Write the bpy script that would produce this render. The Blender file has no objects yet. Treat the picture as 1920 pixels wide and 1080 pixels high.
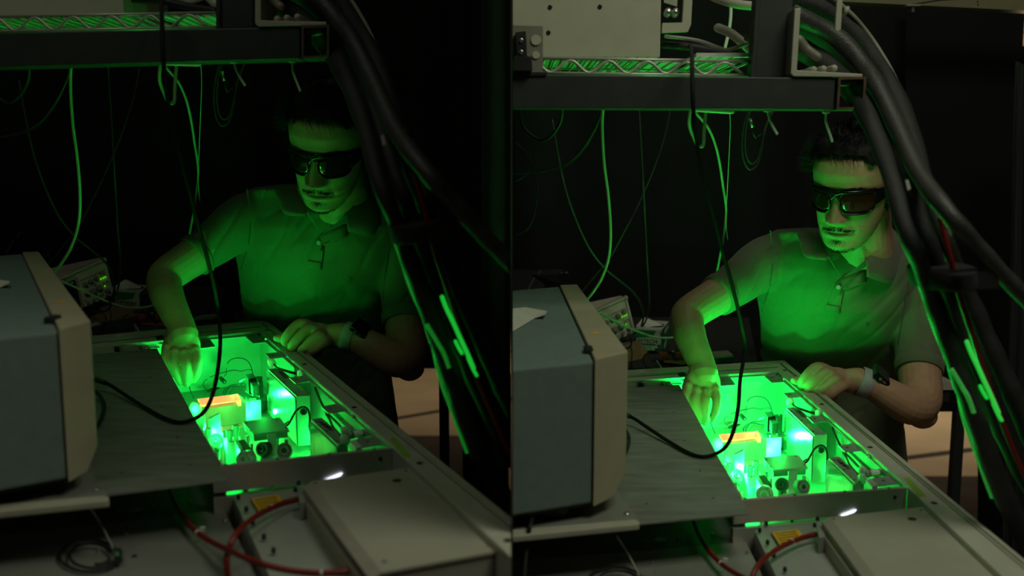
import bpy, bmesh, math, random
import numpy as np
from mathutils import Vector, Matrix, noise
from mathutils.bvhtree import BVHTree
random.seed(7)
V = Vector
# ------------------------------------------------------------------ camera, world, lights, exposure
F, CAMH, HORIZON = 1800.0, 1.55, 300.0
PITCH = math.atan((540 - HORIZON) / F)
sc = bpy.context.scene
cam_d = bpy.data.cameras.new('camera')
cam_d.sensor_width = 36.0
cam_d.lens = 36.0 * F / 1920.0
cam_d.clip_start = 0.02
cam_d.dof.use_dof = True
cam_d.dof.focus_distance = 1.82
cam_d.dof.aperture_fstop = 3.6
cam = bpy.data.objects.new('camera', cam_d)
cam.location = (0, 0, CAMH)
cam.rotation_euler = (math.pi / 2 - PITCH, 0, 0)
sc.collection.objects.link(cam)
sc.camera = cam
world = bpy.data.worlds.new('world')
sc.world = world
world.use_nodes = True
world.node_tree.nodes['Background'].inputs[0].default_value = (0.7, 0.8, 0.75, 1)
world.node_tree.nodes['Background'].inputs[1].default_value = 0.0
vs = sc.view_settings
vs.view_transform = 'Standard'
vs.look = 'None'
vs.exposure = 0.0
vs.gamma = 1.0
vs.use_curve_mapping = False
sc.display_settings.display_device = 'sRGB'

def light(name, kind, loc, energy, col, size=0.1, aim=None, spread=None, size_y=None):
    d = bpy.data.lights.new(name, kind)
    d.energy = energy
    d.color = col
    if kind == 'AREA':
        d.size = size
        if size_y:
            d.shape = 'RECTANGLE'
            d.size_y = size_y
        if spread:
            d.spread = spread
    elif kind == 'SPOT':
        d.shadow_soft_size = size
        d.spot_size = spread or 1.0
        d.spot_blend = 0.6
    else:
        d.shadow_soft_size = size
    o = bpy.data.objects.new(name, d)
    o.location = loc
    if aim is not None:
        o.rotation_euler = (V(aim) - V(loc)).to_track_quat('-Z', 'Y').to_euler()
    sc.collection.objects.link(o)
    return o

AMB = (0.96, 1.0, 0.75)
# ceiling panels of the two bays (the bay on the left is kept much dimmer)
light('ceiling_panel_dim', 'AREA', (-0.75, 0.6, 2.88), 1.95, AMB, 0.7, (-0.7, 1.25, 1.1))
light('ceiling_panel_bright', 'AREA', (0.75, 0.6, 2.88), 9.6, AMB, 0.7, (0.7, 1.25, 1.1))
# room light beyond the curtain, over the far floor
light('ceiling_panel_dim', 'AREA', (-0.75, 2.62, 2.9), 0.26, AMB, 0.5, (-0.75, 2.6, 0))
light('ceiling_panel_bright', 'AREA', (0.75, 2.62, 2.9), 1.7, AMB, 0.5, (0.75, 2.6, 0))
light('far_room_panel', 'AREA', (-0.6, 6.3, 2.6), 4.6, (1.0, 0.80, 0.52), 1.4, (-0.6, 6.4, 0), 1.5)
light('far_room_panel', 'AREA', (2.3, 6.1, 2.6), 14.0, (1.0, 0.80, 0.55), 1.4, (2.3, 6.2, 0), 1.5)

# ------------------------------------------------------------------ pixel rays (photograph frame 1920 x 1080)
SP, CP = math.sin(PITCH), math.cos(PITCH)

def ray(u, v):
    a, b = (u - 960.0) / F, -(v - 540.0) / F
    return V((a, CP + b * SP, -SP + b * CP))

def PY(u, v, y):
    d = ray(u, v)
    return V((0, 0, CAMH)) + d * (y / d.y)

def PZ(u, v, z):
    d = ray(u, v)
    return V((0, 0, CAMH)) + d * ((z - CAMH) / d.z)

def proj(p):
    q = V(p) - V((0, 0, CAMH))
    zc = q.y * CP - q.z * SP
    return 960 + F * q.x / zc, 540 - F * (q.y * SP + q.z * CP) / zc

def affine(pairs):
    A = np.array([[1, a[0], a[1]] for a, b in pairs], float)
    B = np.array([b for a, b in pairs], float)
    X = np.linalg.lstsq(A, B, rcond=None)[0]
    return lambda u, v: (X[0, 0] + X[1, 0] * u + X[2, 0] * v, X[0, 1] + X[1, 1] * u + X[2, 1] * v)

IDENT = lambda u, v: (u, v)
def shift(du, dv):
    return lambda u, v: (u + du, v + dv)

class Bay:
    pass
L, R = Bay(), Bay()
L.side, R.side = -1, 1
L.where, R.where = 'in the dim left half', 'in the brighter right half'
for k in ('tab', 'ins', 'bg', 'top', 'hang', 'man', 'bun', 'far'):
    setattr(L, k, IDENT)
L.tz, R.tz = CAMH - 0.37, CAMH - 0.45
R.tab = affine([((499, 599), (1471, 676)), ((487, 620), (1458, 694)), ((294, 653), (1270, 721)), ((427, 900), (1401, 962)),
                ((205, 927), (1196, 982)), ((185, 855), (1177, 917)), ((735, 838), (1701, 912)), ((427, 870), (1397, 930)),
                ((765, 877), (1730, 954)), ((744, 901), (1711, 974)), ((505, 943), (1475, 1005)), ((750, 810), (1722, 885))])
R.ins = affine([((41, 475), (1045, 540)), ((72, 475), (1077, 537)), ((109, 622), (1119, 675)), ((168, 607), (1176, 660)),
                ((122, 897), (1120, 945)), ((205, 933), (1193, 980)), ((0, 952), (985, 995))])
R.bg = shift(977, 71)
R.top = affine([((617, 108), (1619, 205)), ((0, 125), (1000, 201)), ((615, 46), (1617, 146)), ((0, 62), (1000, 142)), ((405, 20), (1415, 108))])
R.hang = affine([((134, 125), (1133, 202)), ((150, 390), (1140, 465)), ((322, 193), (1307, 273)), ((547, 112), (1545, 205)), ((98, 518), (1103, 565)),
                 ((371, 330), (1350, 405))])
R.man = affine([((540, 285), (1522, 368)), ((535, 402), (1513, 483)), ((603, 437), (1578, 522)), ((462, 352), (1442, 432)), ((350, 450), (1332, 517)),
                ((277, 520), (1257, 590)), ((345, 650), (1320, 728)), ((517, 633), (1489, 712)), ((665, 625), (1633, 705)), ((775, 709), (1732, 799)),
                ((718, 610), (1683, 700))])
R.bun = shift(984, 84)
R.far = shift(958, 86)
CUR = L
XCUT = 0.0012

# ------------------------------------------------------------------ materials
MATS = {}
def M(name, col, rough=0.6, metal=0.0, var=0.12, scale=40.0, bump=0.0, bscale=300.0, emit=None, estr=0.0, spec=None, trans=0.0, alpha=1.0, stretch=None, sheen=0.0, coat=0.0):
    if name in MATS:
        return MATS[name]
    m = bpy.data.materials.new(name)
    m.use_nodes = True
    nt = m.node_tree
    b = nt.nodes['Principled BSDF']
    b.inputs['Roughness'].default_value = rough
    b.inputs['Metallic'].default_value = metal
    if spec is not None:
        b.inputs['Specular IOR Level'].default_value = spec
    if trans:
        b.inputs['Transmission Weight'].default_value = trans
    if sheen:
        b.inputs['Sheen Weight'].default_value = sheen
    if coat:
        b.inputs['Coat Weight'].default_value = coat
    b.inputs['Alpha'].default_value = alpha
    tc = nt.nodes.new('ShaderNodeTexCoord')
    src = tc.outputs['Object']
    if stretch:
        mp = nt.nodes.new('ShaderNodeMapping')
        mp.inputs['Scale'].default_value = stretch
        nt.links.new(src, mp.inputs['Vector'])
        src = mp.outputs['Vector']
    n = nt.nodes.new('ShaderNodeTexNoise')
    n.inputs['Scale'].default_value = scale
    n.inputs['Detail'].default_value = 5
    nt.links.new(src, n.inputs['Vector'])
    r = nt.nodes.new('ShaderNodeValToRGB')
    lo = [max(0, c * (1 - var)) for c in col]
    hi = [min(1, c * (1 + var)) for c in col]
    r.color_ramp.elements[0].position = 0.3
    r.color_ramp.elements[1].position = 0.7
    r.color_ramp.elements[0].color = (*lo, 1)
    r.color_ramp.elements[1].color = (*hi, 1)
    nt.links.new(n.outputs['Fac'], r.inputs['Fac'])
    nt.links.new(r.outputs['Color'], b.inputs['Base Color'])
    if bump:
        n2 = nt.nodes.new('ShaderNodeTexNoise')
        n2.inputs['Scale'].default_value = bscale
        n2.inputs['Detail'].default_value = 3
        nt.links.new(src, n2.inputs['Vector'])
        bp = nt.nodes.new('ShaderNodeBump')
        bp.inputs['Strength'].default_value = bump
        bp.inputs['Distance'].default_value = 0.002
        nt.links.new(n2.outputs['Fac'], bp.inputs['Height'])
        nt.links.new(bp.outputs['Normal'], b.inputs['Normal'])
    if emit:
        b.inputs['Emission Color'].default_value = (*emit, 1)
        b.inputs['Emission Strength'].default_value = estr
    MATS[name] = m
    return m

M('rail', (0.58, 0.56, 0.48), 0.5, 0.15, 0.08, 25)
M('groove', (0.16, 0.15, 0.13), 0.6)
M('wall_alu', (0.52, 0.52, 0.50), 0.45, 0.25, 0.06, 30)
M('box_floor', (0.36, 0.36, 0.35), 0.5, 0.2, 0.12, 30)
M('sheet', (0.36, 0.36, 0.34), 0.42, 0.5, 0.22, 14, 0.25, 60, stretch=(1, 4, 1))
M('front_panel', (0.60, 0.58, 0.52), 0.38, 0.35, 0.06, 10)
M('steel', (0.55, 0.55, 0.53), 0.3, 0.9, 0.1, 60)
M('black_metal', (0.012, 0.012, 0.013), 0.4, 0.2, 0.2)
M('dark_screw', (0.05, 0.05, 0.05), 0.4, 0.6)
M('psu', (0.42, 0.40, 0.33), 0.55, 0.0, 0.05, 20)
M('psu_side', (0.40, 0.37, 0.32), 0.55, 0.0, 0.05, 20)
M('deck', (0.36, 0.36, 0.33), 0.45, 0.4, 0.1, 12)
M('deck_dark', (0.18, 0.18, 0.17), 0.5, 0.4, 0.1, 12)
M('module', (0.40, 0.41, 0.38), 0.5, 0.2, 0.07, 15)
M('sticker_yellow', (0.85, 0.47, 0.02), 0.6, 0, 0.15, 90)
M('sticker_green', (0.30, 0.50, 0.06), 0.6, 0, 0.05)
M('print_dark', (0.02, 0.02, 0.02), 0.7)
M('hose_red', (0.21, 0.016, 0.012), 0.4, 0, 0.1)
M('cable_black', (0.014, 0.014, 0.015), 0.6, 0, 0.2)
M('lead_black', (0.006, 0.006, 0.0065), 0.7, 0, 0.2, spec=0.2)
M('cable_dark', (0.045, 0.045, 0.045), 0.5, 0, 0.2)
M('cable_grey', (0.42, 0.41, 0.36), 0.5, 0, 0.08)
M('cable_white', (0.48, 0.46, 0.37), 0.5, 0, 0.06)
M('cable_clear', (0.80, 0.93, 0.80), 0.35, 0, 0.05)
M('zip', (0.72, 0.72, 0.66), 0.4, 0, 0.05)
M('ins_blue', (0.185, 0.25, 0.235), 0.6, 0, 0.06, 60, 0.12, 500)
M('ins_bezel', (0.46, 0.41, 0.29), 0.55, 0, 0.05, 30)
M('ins_foot', (0.10, 0.125, 0.12), 0.6, 0, 0.06)
M('paper', (0.72, 0.70, 0.62), 0.8, 0, 0.03)
M('paint_green', (0.043, 0.052, 0.047), 0.5, 0.2, 0.12, 25)
M('rust', (0.12, 0.07, 0.05), 0.7, 0.3, 0.3, 60)
M('wire', (0.55, 0.53, 0.47), 0.35, 0.3, 0.06)
M('chassis', (0.56, 0.54, 0.42), 0.55, 0, 0.04, 30)
M('bracket', (0.50, 0.48, 0.40), 0.5, 0.1, 0.06)
M('foam', (0.74, 0.74, 0.70), 0.7, 0, 0.08, 30)
M('scope', (0.60, 0.57, 0.47), 0.55, 0, 0.04)
M('scope_knob', (0.30, 0.28, 0.23), 0.5, 0, 0.05)
M('screen', (0.01, 0.02, 0.025), 0.15, 0, 0.1)
M('trace', (0.0, 0.1, 0.08), 0.5, 0, 0, emit=(0.1, 0.9, 0.75), estr=0.05)
M('led', (0.2, 0.9, 0.1), 0.4, 0, 0, emit=(0.16, 1.0, 0.0), estr=0.65)
M('led_red', (0.9, 0.05, 0.02), 0.4, 0, 0, emit=(1.0, 0.03, 0.05), estr=6)
M('cardboard', (0.36, 0.22, 0.11), 0.85, 0, 0.1, 30)
M('box_green', (0.015, 0.17, 0.075), 0.55, 0, 0.05)
M('box_white', (0.55, 0.56, 0.50), 0.6, 0, 0.04)
M('box_black', (0.01, 0.015, 0.012), 0.6)
M('tissue', (0.75, 0.74, 0.68), 0.9, 0, 0.03)
M('pouch_red', (0.48, 0.055, 0.025), 0.75, 0, 0.12, 200, 0.3, 900)
M('pouch_black', (0.012, 0.012, 0.012), 0.8)
M('bench', (0.028, 0.03, 0.028), 0.7, 0, 0.4, 90)
M('book_blue', (0.03, 0.06, 0.09), 0.6)
M('label_red', (0.35, 0.02, 0.015), 0.7)
M('laptop', (0.008, 0.008, 0.009), 0.45)
M('laptop_edge', (0.25, 0.25, 0.24), 0.4, 0.5)
M('curtain', (0.0065, 0.007, 0.007), 0.95, 0, 0.3, 5)
M('curtain_grey', (0.030, 0.029, 0.031), 0.9, 0, 0.25, 6)
M('floor', (0.52, 0.42, 0.28), 0.55, 0, 0.10, 3)
M('floor_seam', (0.03, 0.028, 0.024), 0.8)
M('floor_shade_dark', (0.06, 0.048, 0.036), 0.8, 0, 0.3, 8)  # brown tone of the shaded near floor, put in as colour
M('ceiling', (0.02, 0.02, 0.02), 0.9)
M('beam_beige', (0.30, 0.27, 0.16), 0.6, 0, 0.05)
M('wood', (0.78, 0.46, 0.16), 0.6, 0, 0.12, 8, stretch=(1, 1, 14))
M('desk_white', (0.60, 0.58, 0.50), 0.5, 0, 0.04)
M('desk_dark', (0.03, 0.036, 0.036), 0.5)
M('sleeve', (0.019, 0.019, 0.0195), 0.55, 0, 0.25, 120, 0.6, 700)
M('sleeve_light', (0.045, 0.044, 0.042), 0.45, 0, 0.25, 90, 0.5, 400)
M('cable_lightgrey', (0.26, 0.25, 0.20), 0.45, 0, 0.1)
M('velcro', (0.008, 0.008, 0.008), 0.95)
M('skin', (0.50, 0.29, 0.19), 0.5, 0, 0.07, 60, 0.06, 900, spec=0.3)
M('nail', (0.58, 0.36, 0.27), 0.35, 0, 0.03)
M('lip', (0.42, 0.19, 0.14), 0.45, 0, 0.05)
M('hair', (0.006, 0.0055, 0.005), 0.6, 0, 0.3, spec=0.18)
M('shirt', (0.135, 0.155, 0.095), 0.9, 0, 0.06, 400, 0.35, 1400, sheen=0.15)
M('shirt_seam', (0.07, 0.08, 0.05), 0.9)
M('shirt_dark', (0.16, 0.10, 0.07), 0.9)
M('button', (0.55, 0.55, 0.50), 0.25)
M('jeans', (0.05, 0.055, 0.05), 0.85, 0, 0.2, 80)
M('goggle', (0.008, 0.008, 0.009), 0.22, 0, 0.1)
M('lens', (0.035, 0.012, 0.004), 0.06, 0, 0.1, spec=0.9, coat=0.8)
M('goggle_print', (0.5, 0.5, 0.5), 0.5)
M('watch', (0.015, 0.015, 0.016), 0.2, 0.3)
M('watch_glass', (0.006, 0.006, 0.007), 0.1)
M('watch_band', (0.42, 0.42, 0.46), 0.6)
M('mirror_foil', (0.86, 0.87, 0.86), 0.16, 0.85, 0.08, 18, 0.5, 22)
M('white_card', (0.95, 0.95, 0.95), 0.6, 0, 0.01)
M('alu_bright', (0.80, 0.80, 0.80), 0.28, 0.4, 0.06)
M('alu', (0.40, 0.40, 0.39), 0.4, 0.3, 0.08)
M('anod_black', (0.03, 0.03, 0.03), 0.45, 0.2)
M('anod_dark', (0.09, 0.09, 0.085), 0.45, 0.2)
M('tube_dim_added_glow', (0.25, 0.8, 0.35), 0.4, 0, 0.1, 200, emit=(0.012, 1.0, 0.06), estr=0.10)  # faint added emission stands in for laser light on the ribbed tubes
M('tube_added_glow', (0.3, 0.9, 0.4), 0.4, 0, 0.05, emit=(0.012, 1.0, 0.06), estr=0.42)  # clear tubes given a green glow the laser does not throw on them
M('clear_plastic', (0.85, 0.87, 0.85), 0.2, 0, 0.02)
M('crystal', (0.9, 0.22, 0.10), 0.4, 0, 0.05, emit=(1.0, 0.42, 0.12), estr=1.1)
M('slot_glow_paint', (1, 1, 1), 0.5, 0, 0, emit=(0.75, 0.82, 1.0), estr=2.2)  # emission stands in for light leaking through the panel
M('glass_bright', (0.95, 0.97, 0.96), 0.15, 0, 0.02)

# ------------------------------------------------------------------ mesh helpers
COL = sc.collection
ORG = {}

def link(name, me, org, mat, parent=None, smooth=False):
    if smooth:
        me.polygons.foreach_set('use_smooth', [True] * len(me.polygons))
    if isinstance(mat, str):
        mat = MATS[mat]
    me.materials.clear()
    me.materials.append(mat)
    o = bpy.data.objects.new(name, me)
    COL.objects.link(o)
    if parent is not None:
        o.parent = parent
        ORG[o.name] = ORG[parent.name]
    else:
        o.location = org
        ORG[o.name] = V(org)
    return o

def obj(name, geo, mat, parent=None, smooth=False, bevel=0.0, clip=True, auto=None):
    """geo = (world verts, faces): one mesh object, cut off where it meets the added divider between the bays."""
    vs_, fs = geo
    bm = bmesh.new()
    bv = [bm.verts.new(p) for p in vs_]
    for f in fs:
        try:
            bm.faces.new([bv[i] for i in f])
        except ValueError:
            pass
    bmesh.ops.recalc_face_normals(bm, faces=bm.faces)
    if bevel > 0:
        bmesh.ops.bevel(bm, geom=[e for e in bm.edges if len(e.link_faces) == 2 and e.calc_face_angle(0) > 0.5], offset=bevel, segments=2, affect='EDGES', profile=0.6)
    if clip and CUR is not None:
        s = CUR.side
        if any(v.co.x * s < XCUT for v in bm.verts):
            g = bm.verts[:] + bm.edges[:] + bm.faces[:]
            r = bmesh.ops.bisect_plane(bm, geom=g, plane_co=(s * XCUT, 0, 0), plane_no=(-s, 0, 0), clear_outer=True)
            if not bm.verts:
                bm.free()
                return None
            ed = [e for e in r['geom_cut'] if isinstance(e, bmesh.types.BMEdge)]
            try:
                bmesh.ops.holes_fill(bm, edges=ed, sides=0)
            except Exception:
                pass
    org = ORG[parent.name] if parent is not None else None
    if org is None:
        xs = [v.co for v in bm.verts]
        org = V((sum(p.x for p in xs) / len(xs), sum(p.y for p in xs) / len(xs), min(p.z for p in xs)))
    for v in bm.verts:
        v.co -= org
    me = bpy.data.meshes.new(name)
    bm.to_mesh(me)
    bm.free()
    if auto is not None:
        me.polygons.foreach_set('use_smooth', [True] * len(me.polygons))
        me.set_sharp_from_angle(angle=auto)
    return link(name, me, org, mat, parent, smooth)

def tag(o, label, cat, group=None, kind=None):
    if o is None:
        return o
    if label:
        o['label'] = label + ' ' + CUR.where if CUR is not None else label
    if cat:
        o['category'] = cat
    if group:
        o['group'] = group + ' ' + CUR.where if CUR is not None else group
    if kind:
        o['kind'] = kind
    return o

def thing(name, label, cat, loc, group=None):
    o = bpy.data.objects.new(name, None)
    o.empty_display_size = 0.02
    o.location = loc
    COL.objects.link(o)
    ORG[o.name] = V(loc)
    return tag(o, label, cat, group)

def struct(name, geo, mat, **k):
    o = obj(name, geo, mat, clip=False, **k)
    o['kind'] = 'structure'
    return o

def merge(*gs):
    vs_, fs = [], []
    for a, b in gs:
        n = len(vs_)
        vs_ += list(a)
        fs += [tuple(i + n for i in f) for f in b]
    return vs_, fs

def prism(top, depth, down=V((0, 0, -1))):
    """polygon (world points) extruded by depth along `down`"""
    n = len(top)
    vs_ = [V(p) for p in top] + [V(p) + down * depth for p in top]
    fs = [tuple(range(n)), tuple(range(2 * n - 1, n - 1, -1))]
    fs += [(i, (i + 1) % n, n + (i + 1) % n, n + i) for i in range(n)]
    return vs_, fs

def box(c, d, rot=None):
    c = V(c)
    r = rot or Matrix.Identity(3)
    vs_ = [c + r @ V((sx * d[0] / 2, sy * d[1] / 2, sz * d[2] / 2)) for sx in (-1, 1) for sy in (-1, 1) for sz in (-1, 1)]
    return vs_, [(0, 1, 3, 2), (4, 6, 7, 5), (0, 4, 5, 1), (2, 3, 7, 6), (0, 2, 6, 4), (1, 5, 7, 3)]

def hexa(a, b):
    """a, b: two quads (world points) joined into a box"""
    vs_ = [V(p) for p in a] + [V(p) for p in b]
    return vs_, [(0, 1, 2, 3), (7, 6, 5, 4)] + [(i, (i + 1) % 4, 4 + (i + 1) % 4, 4 + i) for i in range(4)]

def spline(pts, n=8, extra=None):
    """Catmull-Rom through world points"""
    P = [V(p) for p in pts]
    P = [P[0] * 2 - P[1]] + P + [P[-1] * 2 - P[-2]]
    out = []
    for i in range(1, len(P) - 2):
        for k in range(n):
            t = k / n
            a, b, c, d = P[i - 1], P[i], P[i + 1], P[i + 2]
            out.append(0.5 * ((2 * b) + (c - a) * t + (2 * a - 5 * b + 4 * c - d) * t * t + (3 * b - a - 3 * c + d) * t ** 3))
    out.append(P[-2])
    return out

def tube(pts, r, sides=10, caps=True, round_ends=False):
    """swept tube; r a number or one radius per point"""
    P = [V(p) for p in pts]
    n = len(P)
    rr = list(r) if hasattr(r, '__len__') else [r] * n
    if round_ends:
        t0 = (P[0] - P[1]).normalized()
        t1 = (P[-1] - P[-2]).normalized()
        r0, r1 = rr[0], rr[-1]
        pre = [(P[0] + t0 * r0 * math.sin(a), r0 * math.cos(a)) for a in (1.35, 1.0, 0.55)]
        post = [(P[-1] + t1 * r1 * math.sin(a), r1 * math.cos(a)) for a in (0.55, 1.0, 1.35)]
        P = [p for p, _ in pre] + P + [p for p, _ in post]
        rr = [x for _, x in pre] + rr + [x for _, x in post]
        n = len(P)
    T = []
    for i in range(n):
        t = P[min(i + 1, n - 1)] - P[max(i - 1, 0)]
        T.append(t.normalized() if t.length > 1e-9 else V((0, 0, 1)))
    ref = V((0, 0, 1)) if abs(T[0].z) < 0.9 else V((1, 0, 0))
    u = T[0].cross(ref).normalized()
    vs_, fs = [], []
    for i in range(n):
        u = (u - T[i] * u.dot(T[i]))
        u = u.normalized() if u.length > 1e-9 else T[i].orthogonal().normalized()
        w = T[i].cross(u)
        for k in range(sides):
            a = 2 * math.pi * k / sides
            vs_.append(P[i] + (u * math.cos(a) + w * math.sin(a)) * rr[i])
    for i in range(n - 1):
        for k in range(sides):
            k2 = (k + 1) % sides
            fs.append((i * sides + k, i * sides + k2, (i + 1) * sides + k2, (i + 1) * sides + k))
    if caps:
        fs.append(tuple(range(sides - 1, -1, -1)))
        fs.append(tuple((n - 1) * sides + k for k in range(sides)))
    return vs_, fs

def lathe(prof, base, axis=V((0, 0, 1)), sides=24):
    """prof: (distance along axis, radius)"""
    axis = V(axis).normalized()
    u = axis.orthogonal().normalized()
    w = axis.cross(u)
    vs_, fs = [], []
    for h, r in prof:
        for k in range(sides):
            a = 2 * math.pi * k / sides
            vs_.append(V(base) + axis * h + (u * math.cos(a) + w * math.sin(a)) * max(r, 1e-5))
    for i in range(len(prof) - 1):
        for k in range(sides):
            k2 = (k + 1) % sides
            fs.append((i * sides + k, i * sides + k2, (i + 1) * sides + k2, (i + 1) * sides + k))
    fs.append(tuple(range(sides - 1, -1, -1)))
    fs.append(tuple((len(prof) - 1) * sides + k for k in range(sides)))
    return vs_, fs

def ellipsoid(c, rad, rot=None, nu=16, nv=10):
    r = rot or Matrix.Identity(3)
    vs_, fs = [V(c) + r @ V((0, 0, -rad[2]))], []
    for j in range(1, nv):
        t = -math.pi / 2 + math.pi * j / nv
        for i in range(nu):
            a = 2 * math.pi * i / nu
            vs_.append(V(c) + r @ V((rad[0] * math.cos(t) * math.cos(a), rad[1] * math.cos(t) * math.sin(a), rad[2] * math.sin(t))))
    vs_.append(V(c) + r @ V((0, 0, rad[2])))
    e = len(vs_) - 1
    for i in range(nu):
        i2 = (i + 1) % nu
        fs.append((0, 1 + i2, 1 + i))
        fs.append((e, 1 + (nv - 2) * nu + i, 1 + (nv - 2) * nu + i2))
        for j in range(nv - 2):
            a = 1 + j * nu
            fs.append((a + i, a + i2, a + nu + i2, a + nu + i))
    return vs_, fs

def screw(p, r, mat, parent, axis=V((0, 0, 1)), h=0.0015, name='screw'):
    return obj(name, lathe([(0, r), (h * 0.7, r), (h, r * 0.75), (h, r * 0.4), (h * 0.4, r * 0.36)], p, axis, 12), mat, parent)

def text_geo(s, size, mtx, depth=0.0002):
    c = bpy.data.curves.new('t', 'FONT')
    c.body = s
    c.size = size
    c.align_x = 'CENTER'
    c.align_y = 'CENTER'
    c.extrude = depth
    o = bpy.data.objects.new('t', c)
    COL.objects.link(o)
    dg = bpy.context.evaluated_depsgraph_get()
    me = bpy.data.meshes.new_from_object(o.evaluated_get(dg))
    g = ([mtx @ v.co for v in me.vertices], [tuple(p.vertices) for p in me.polygons])
    bpy.data.objects.remove(o)
    bpy.data.meshes.remove(me)
    return g

def frame_mtx(o, x, y):
    x = V(x).normalized()
    z = x.cross(V(y)).normalized()
    y = z.cross(x)
    m = Matrix((x, y, z)).transposed().to_4x4()
    m.translation = V(o)
    return m

def remesh(geo, voxel, smooth_it=4, factor=0.5):
    vs_, fs = geo
    me = bpy.data.meshes.new('tmp')
    me.from_pydata([tuple(p) for p in vs_], [], fs)
    me.update()
    bm = bmesh.new()
    bm.from_mesh(me)
    bmesh.ops.recalc_face_normals(bm, faces=bm.faces)
    bm.to_mesh(me)
    bm.free()
    o = bpy.data.objects.new('tmp', me)
    COL.objects.link(o)
    md = o.modifiers.new('r', 'REMESH')
    md.mode = 'VOXEL'
    md.voxel_size = voxel
    if smooth_it:
        s = o.modifiers.new('s', 'SMOOTH')
        s.iterations = smooth_it
        s.factor = factor
    dg = bpy.context.evaluated_depsgraph_get()
    m2 = bpy.data.meshes.new_from_object(o.evaluated_get(dg))
    g = ([v.co.copy() for v in m2.vertices], [tuple(p.vertices) for p in m2.polygons])
    bpy.data.objects.remove(o)
    bpy.data.meshes.remove(me)
    bpy.data.meshes.remove(m2)
    return g

def sheet(x0, x1, y, z0, z1, amp, wave, nz=10, seed=0, slant=0.0, thick=0.0):
    """hanging pleated cloth"""
    nx = max(8, int(abs(x1 - x0) / wave * 10))
    vs_, fs = [], []
    for j in range(nz + 1):
        tz = j / nz
        for i in range(nx + 1):
            x = x0 + (x1 - x0) * i / nx
            ph = x / wave * 2 * math.pi + seed
            a = amp * (0.55 + 0.45 * math.sin(x * 7.3 + seed)) * (0.6 + 0.4 * (1 - tz))
            vs_.append(V((x, y + a * math.sin(ph + 0.6 * math.sin(x * 11 + seed) + 0.5 * tz) + slant * (x - x0), z0 + (z1 - z0) * tz)))
    for j in range(nz):
        for i in range(nx):
            a = j * (nx + 1) + i
            fs.append((a, a + 1, a + nx + 2, a + nx + 1))
    return vs_, fs
#@@PART2
# ------------------------------------------------------------------ the room
CUR = None
struct('floor', box((0, 3.6, -0.02), (9, 10.4, 0.04)), 'floor')
fl = bpy.data.objects['floor']
for x0, y0, k in ((-0.6, 5.72, 0.69), (-0.6, 7.3, 0.69), (2.2, 4.92, 0.35), (2.2, 6.6, 0.35)):
    d = V((1, k, 0)).normalized()
    nn = V((-k, 1, 0)).normalized() * 0.028
    c = V((x0, y0, 0.002))
    obj('floor_seam', prism([c - d * 0.9 - nn, c + d * 0.9 - nn, c + d * 0.9 + nn, c - d * 0.9 + nn], 0.004), 'floor_seam', fl, clip=False)
struct('ceiling', box((0, 3.6, 3.02), (9, 10.4, 0.04)), 'ceiling')
struct('wall_back', box((0, 8.75, 1.5), (9, 0.05, 3.0)), 'ceiling')
struct('wall_left', box((-4.5, 3.6, 1.5), (0.05, 10.4, 3.0)), 'ceiling')
struct('wall_right', box((4.5, 3.6, 1.5), (0.05, 10.4, 3.0)), 'ceiling')
struct('wall_front', box((0, -1.55, 1.5), (9, 0.05, 3.0)), 'ceiling')
# unseen black sheet added edge-on between the bays to block light
struct('added_light_divider', ([V((0, 0.92, 0)), V((0, 3.2, 0)), V((0, 3.2, 3)), V((0, 0.92, 3))], [(0, 1, 2, 3)]), 'curtain')

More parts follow.
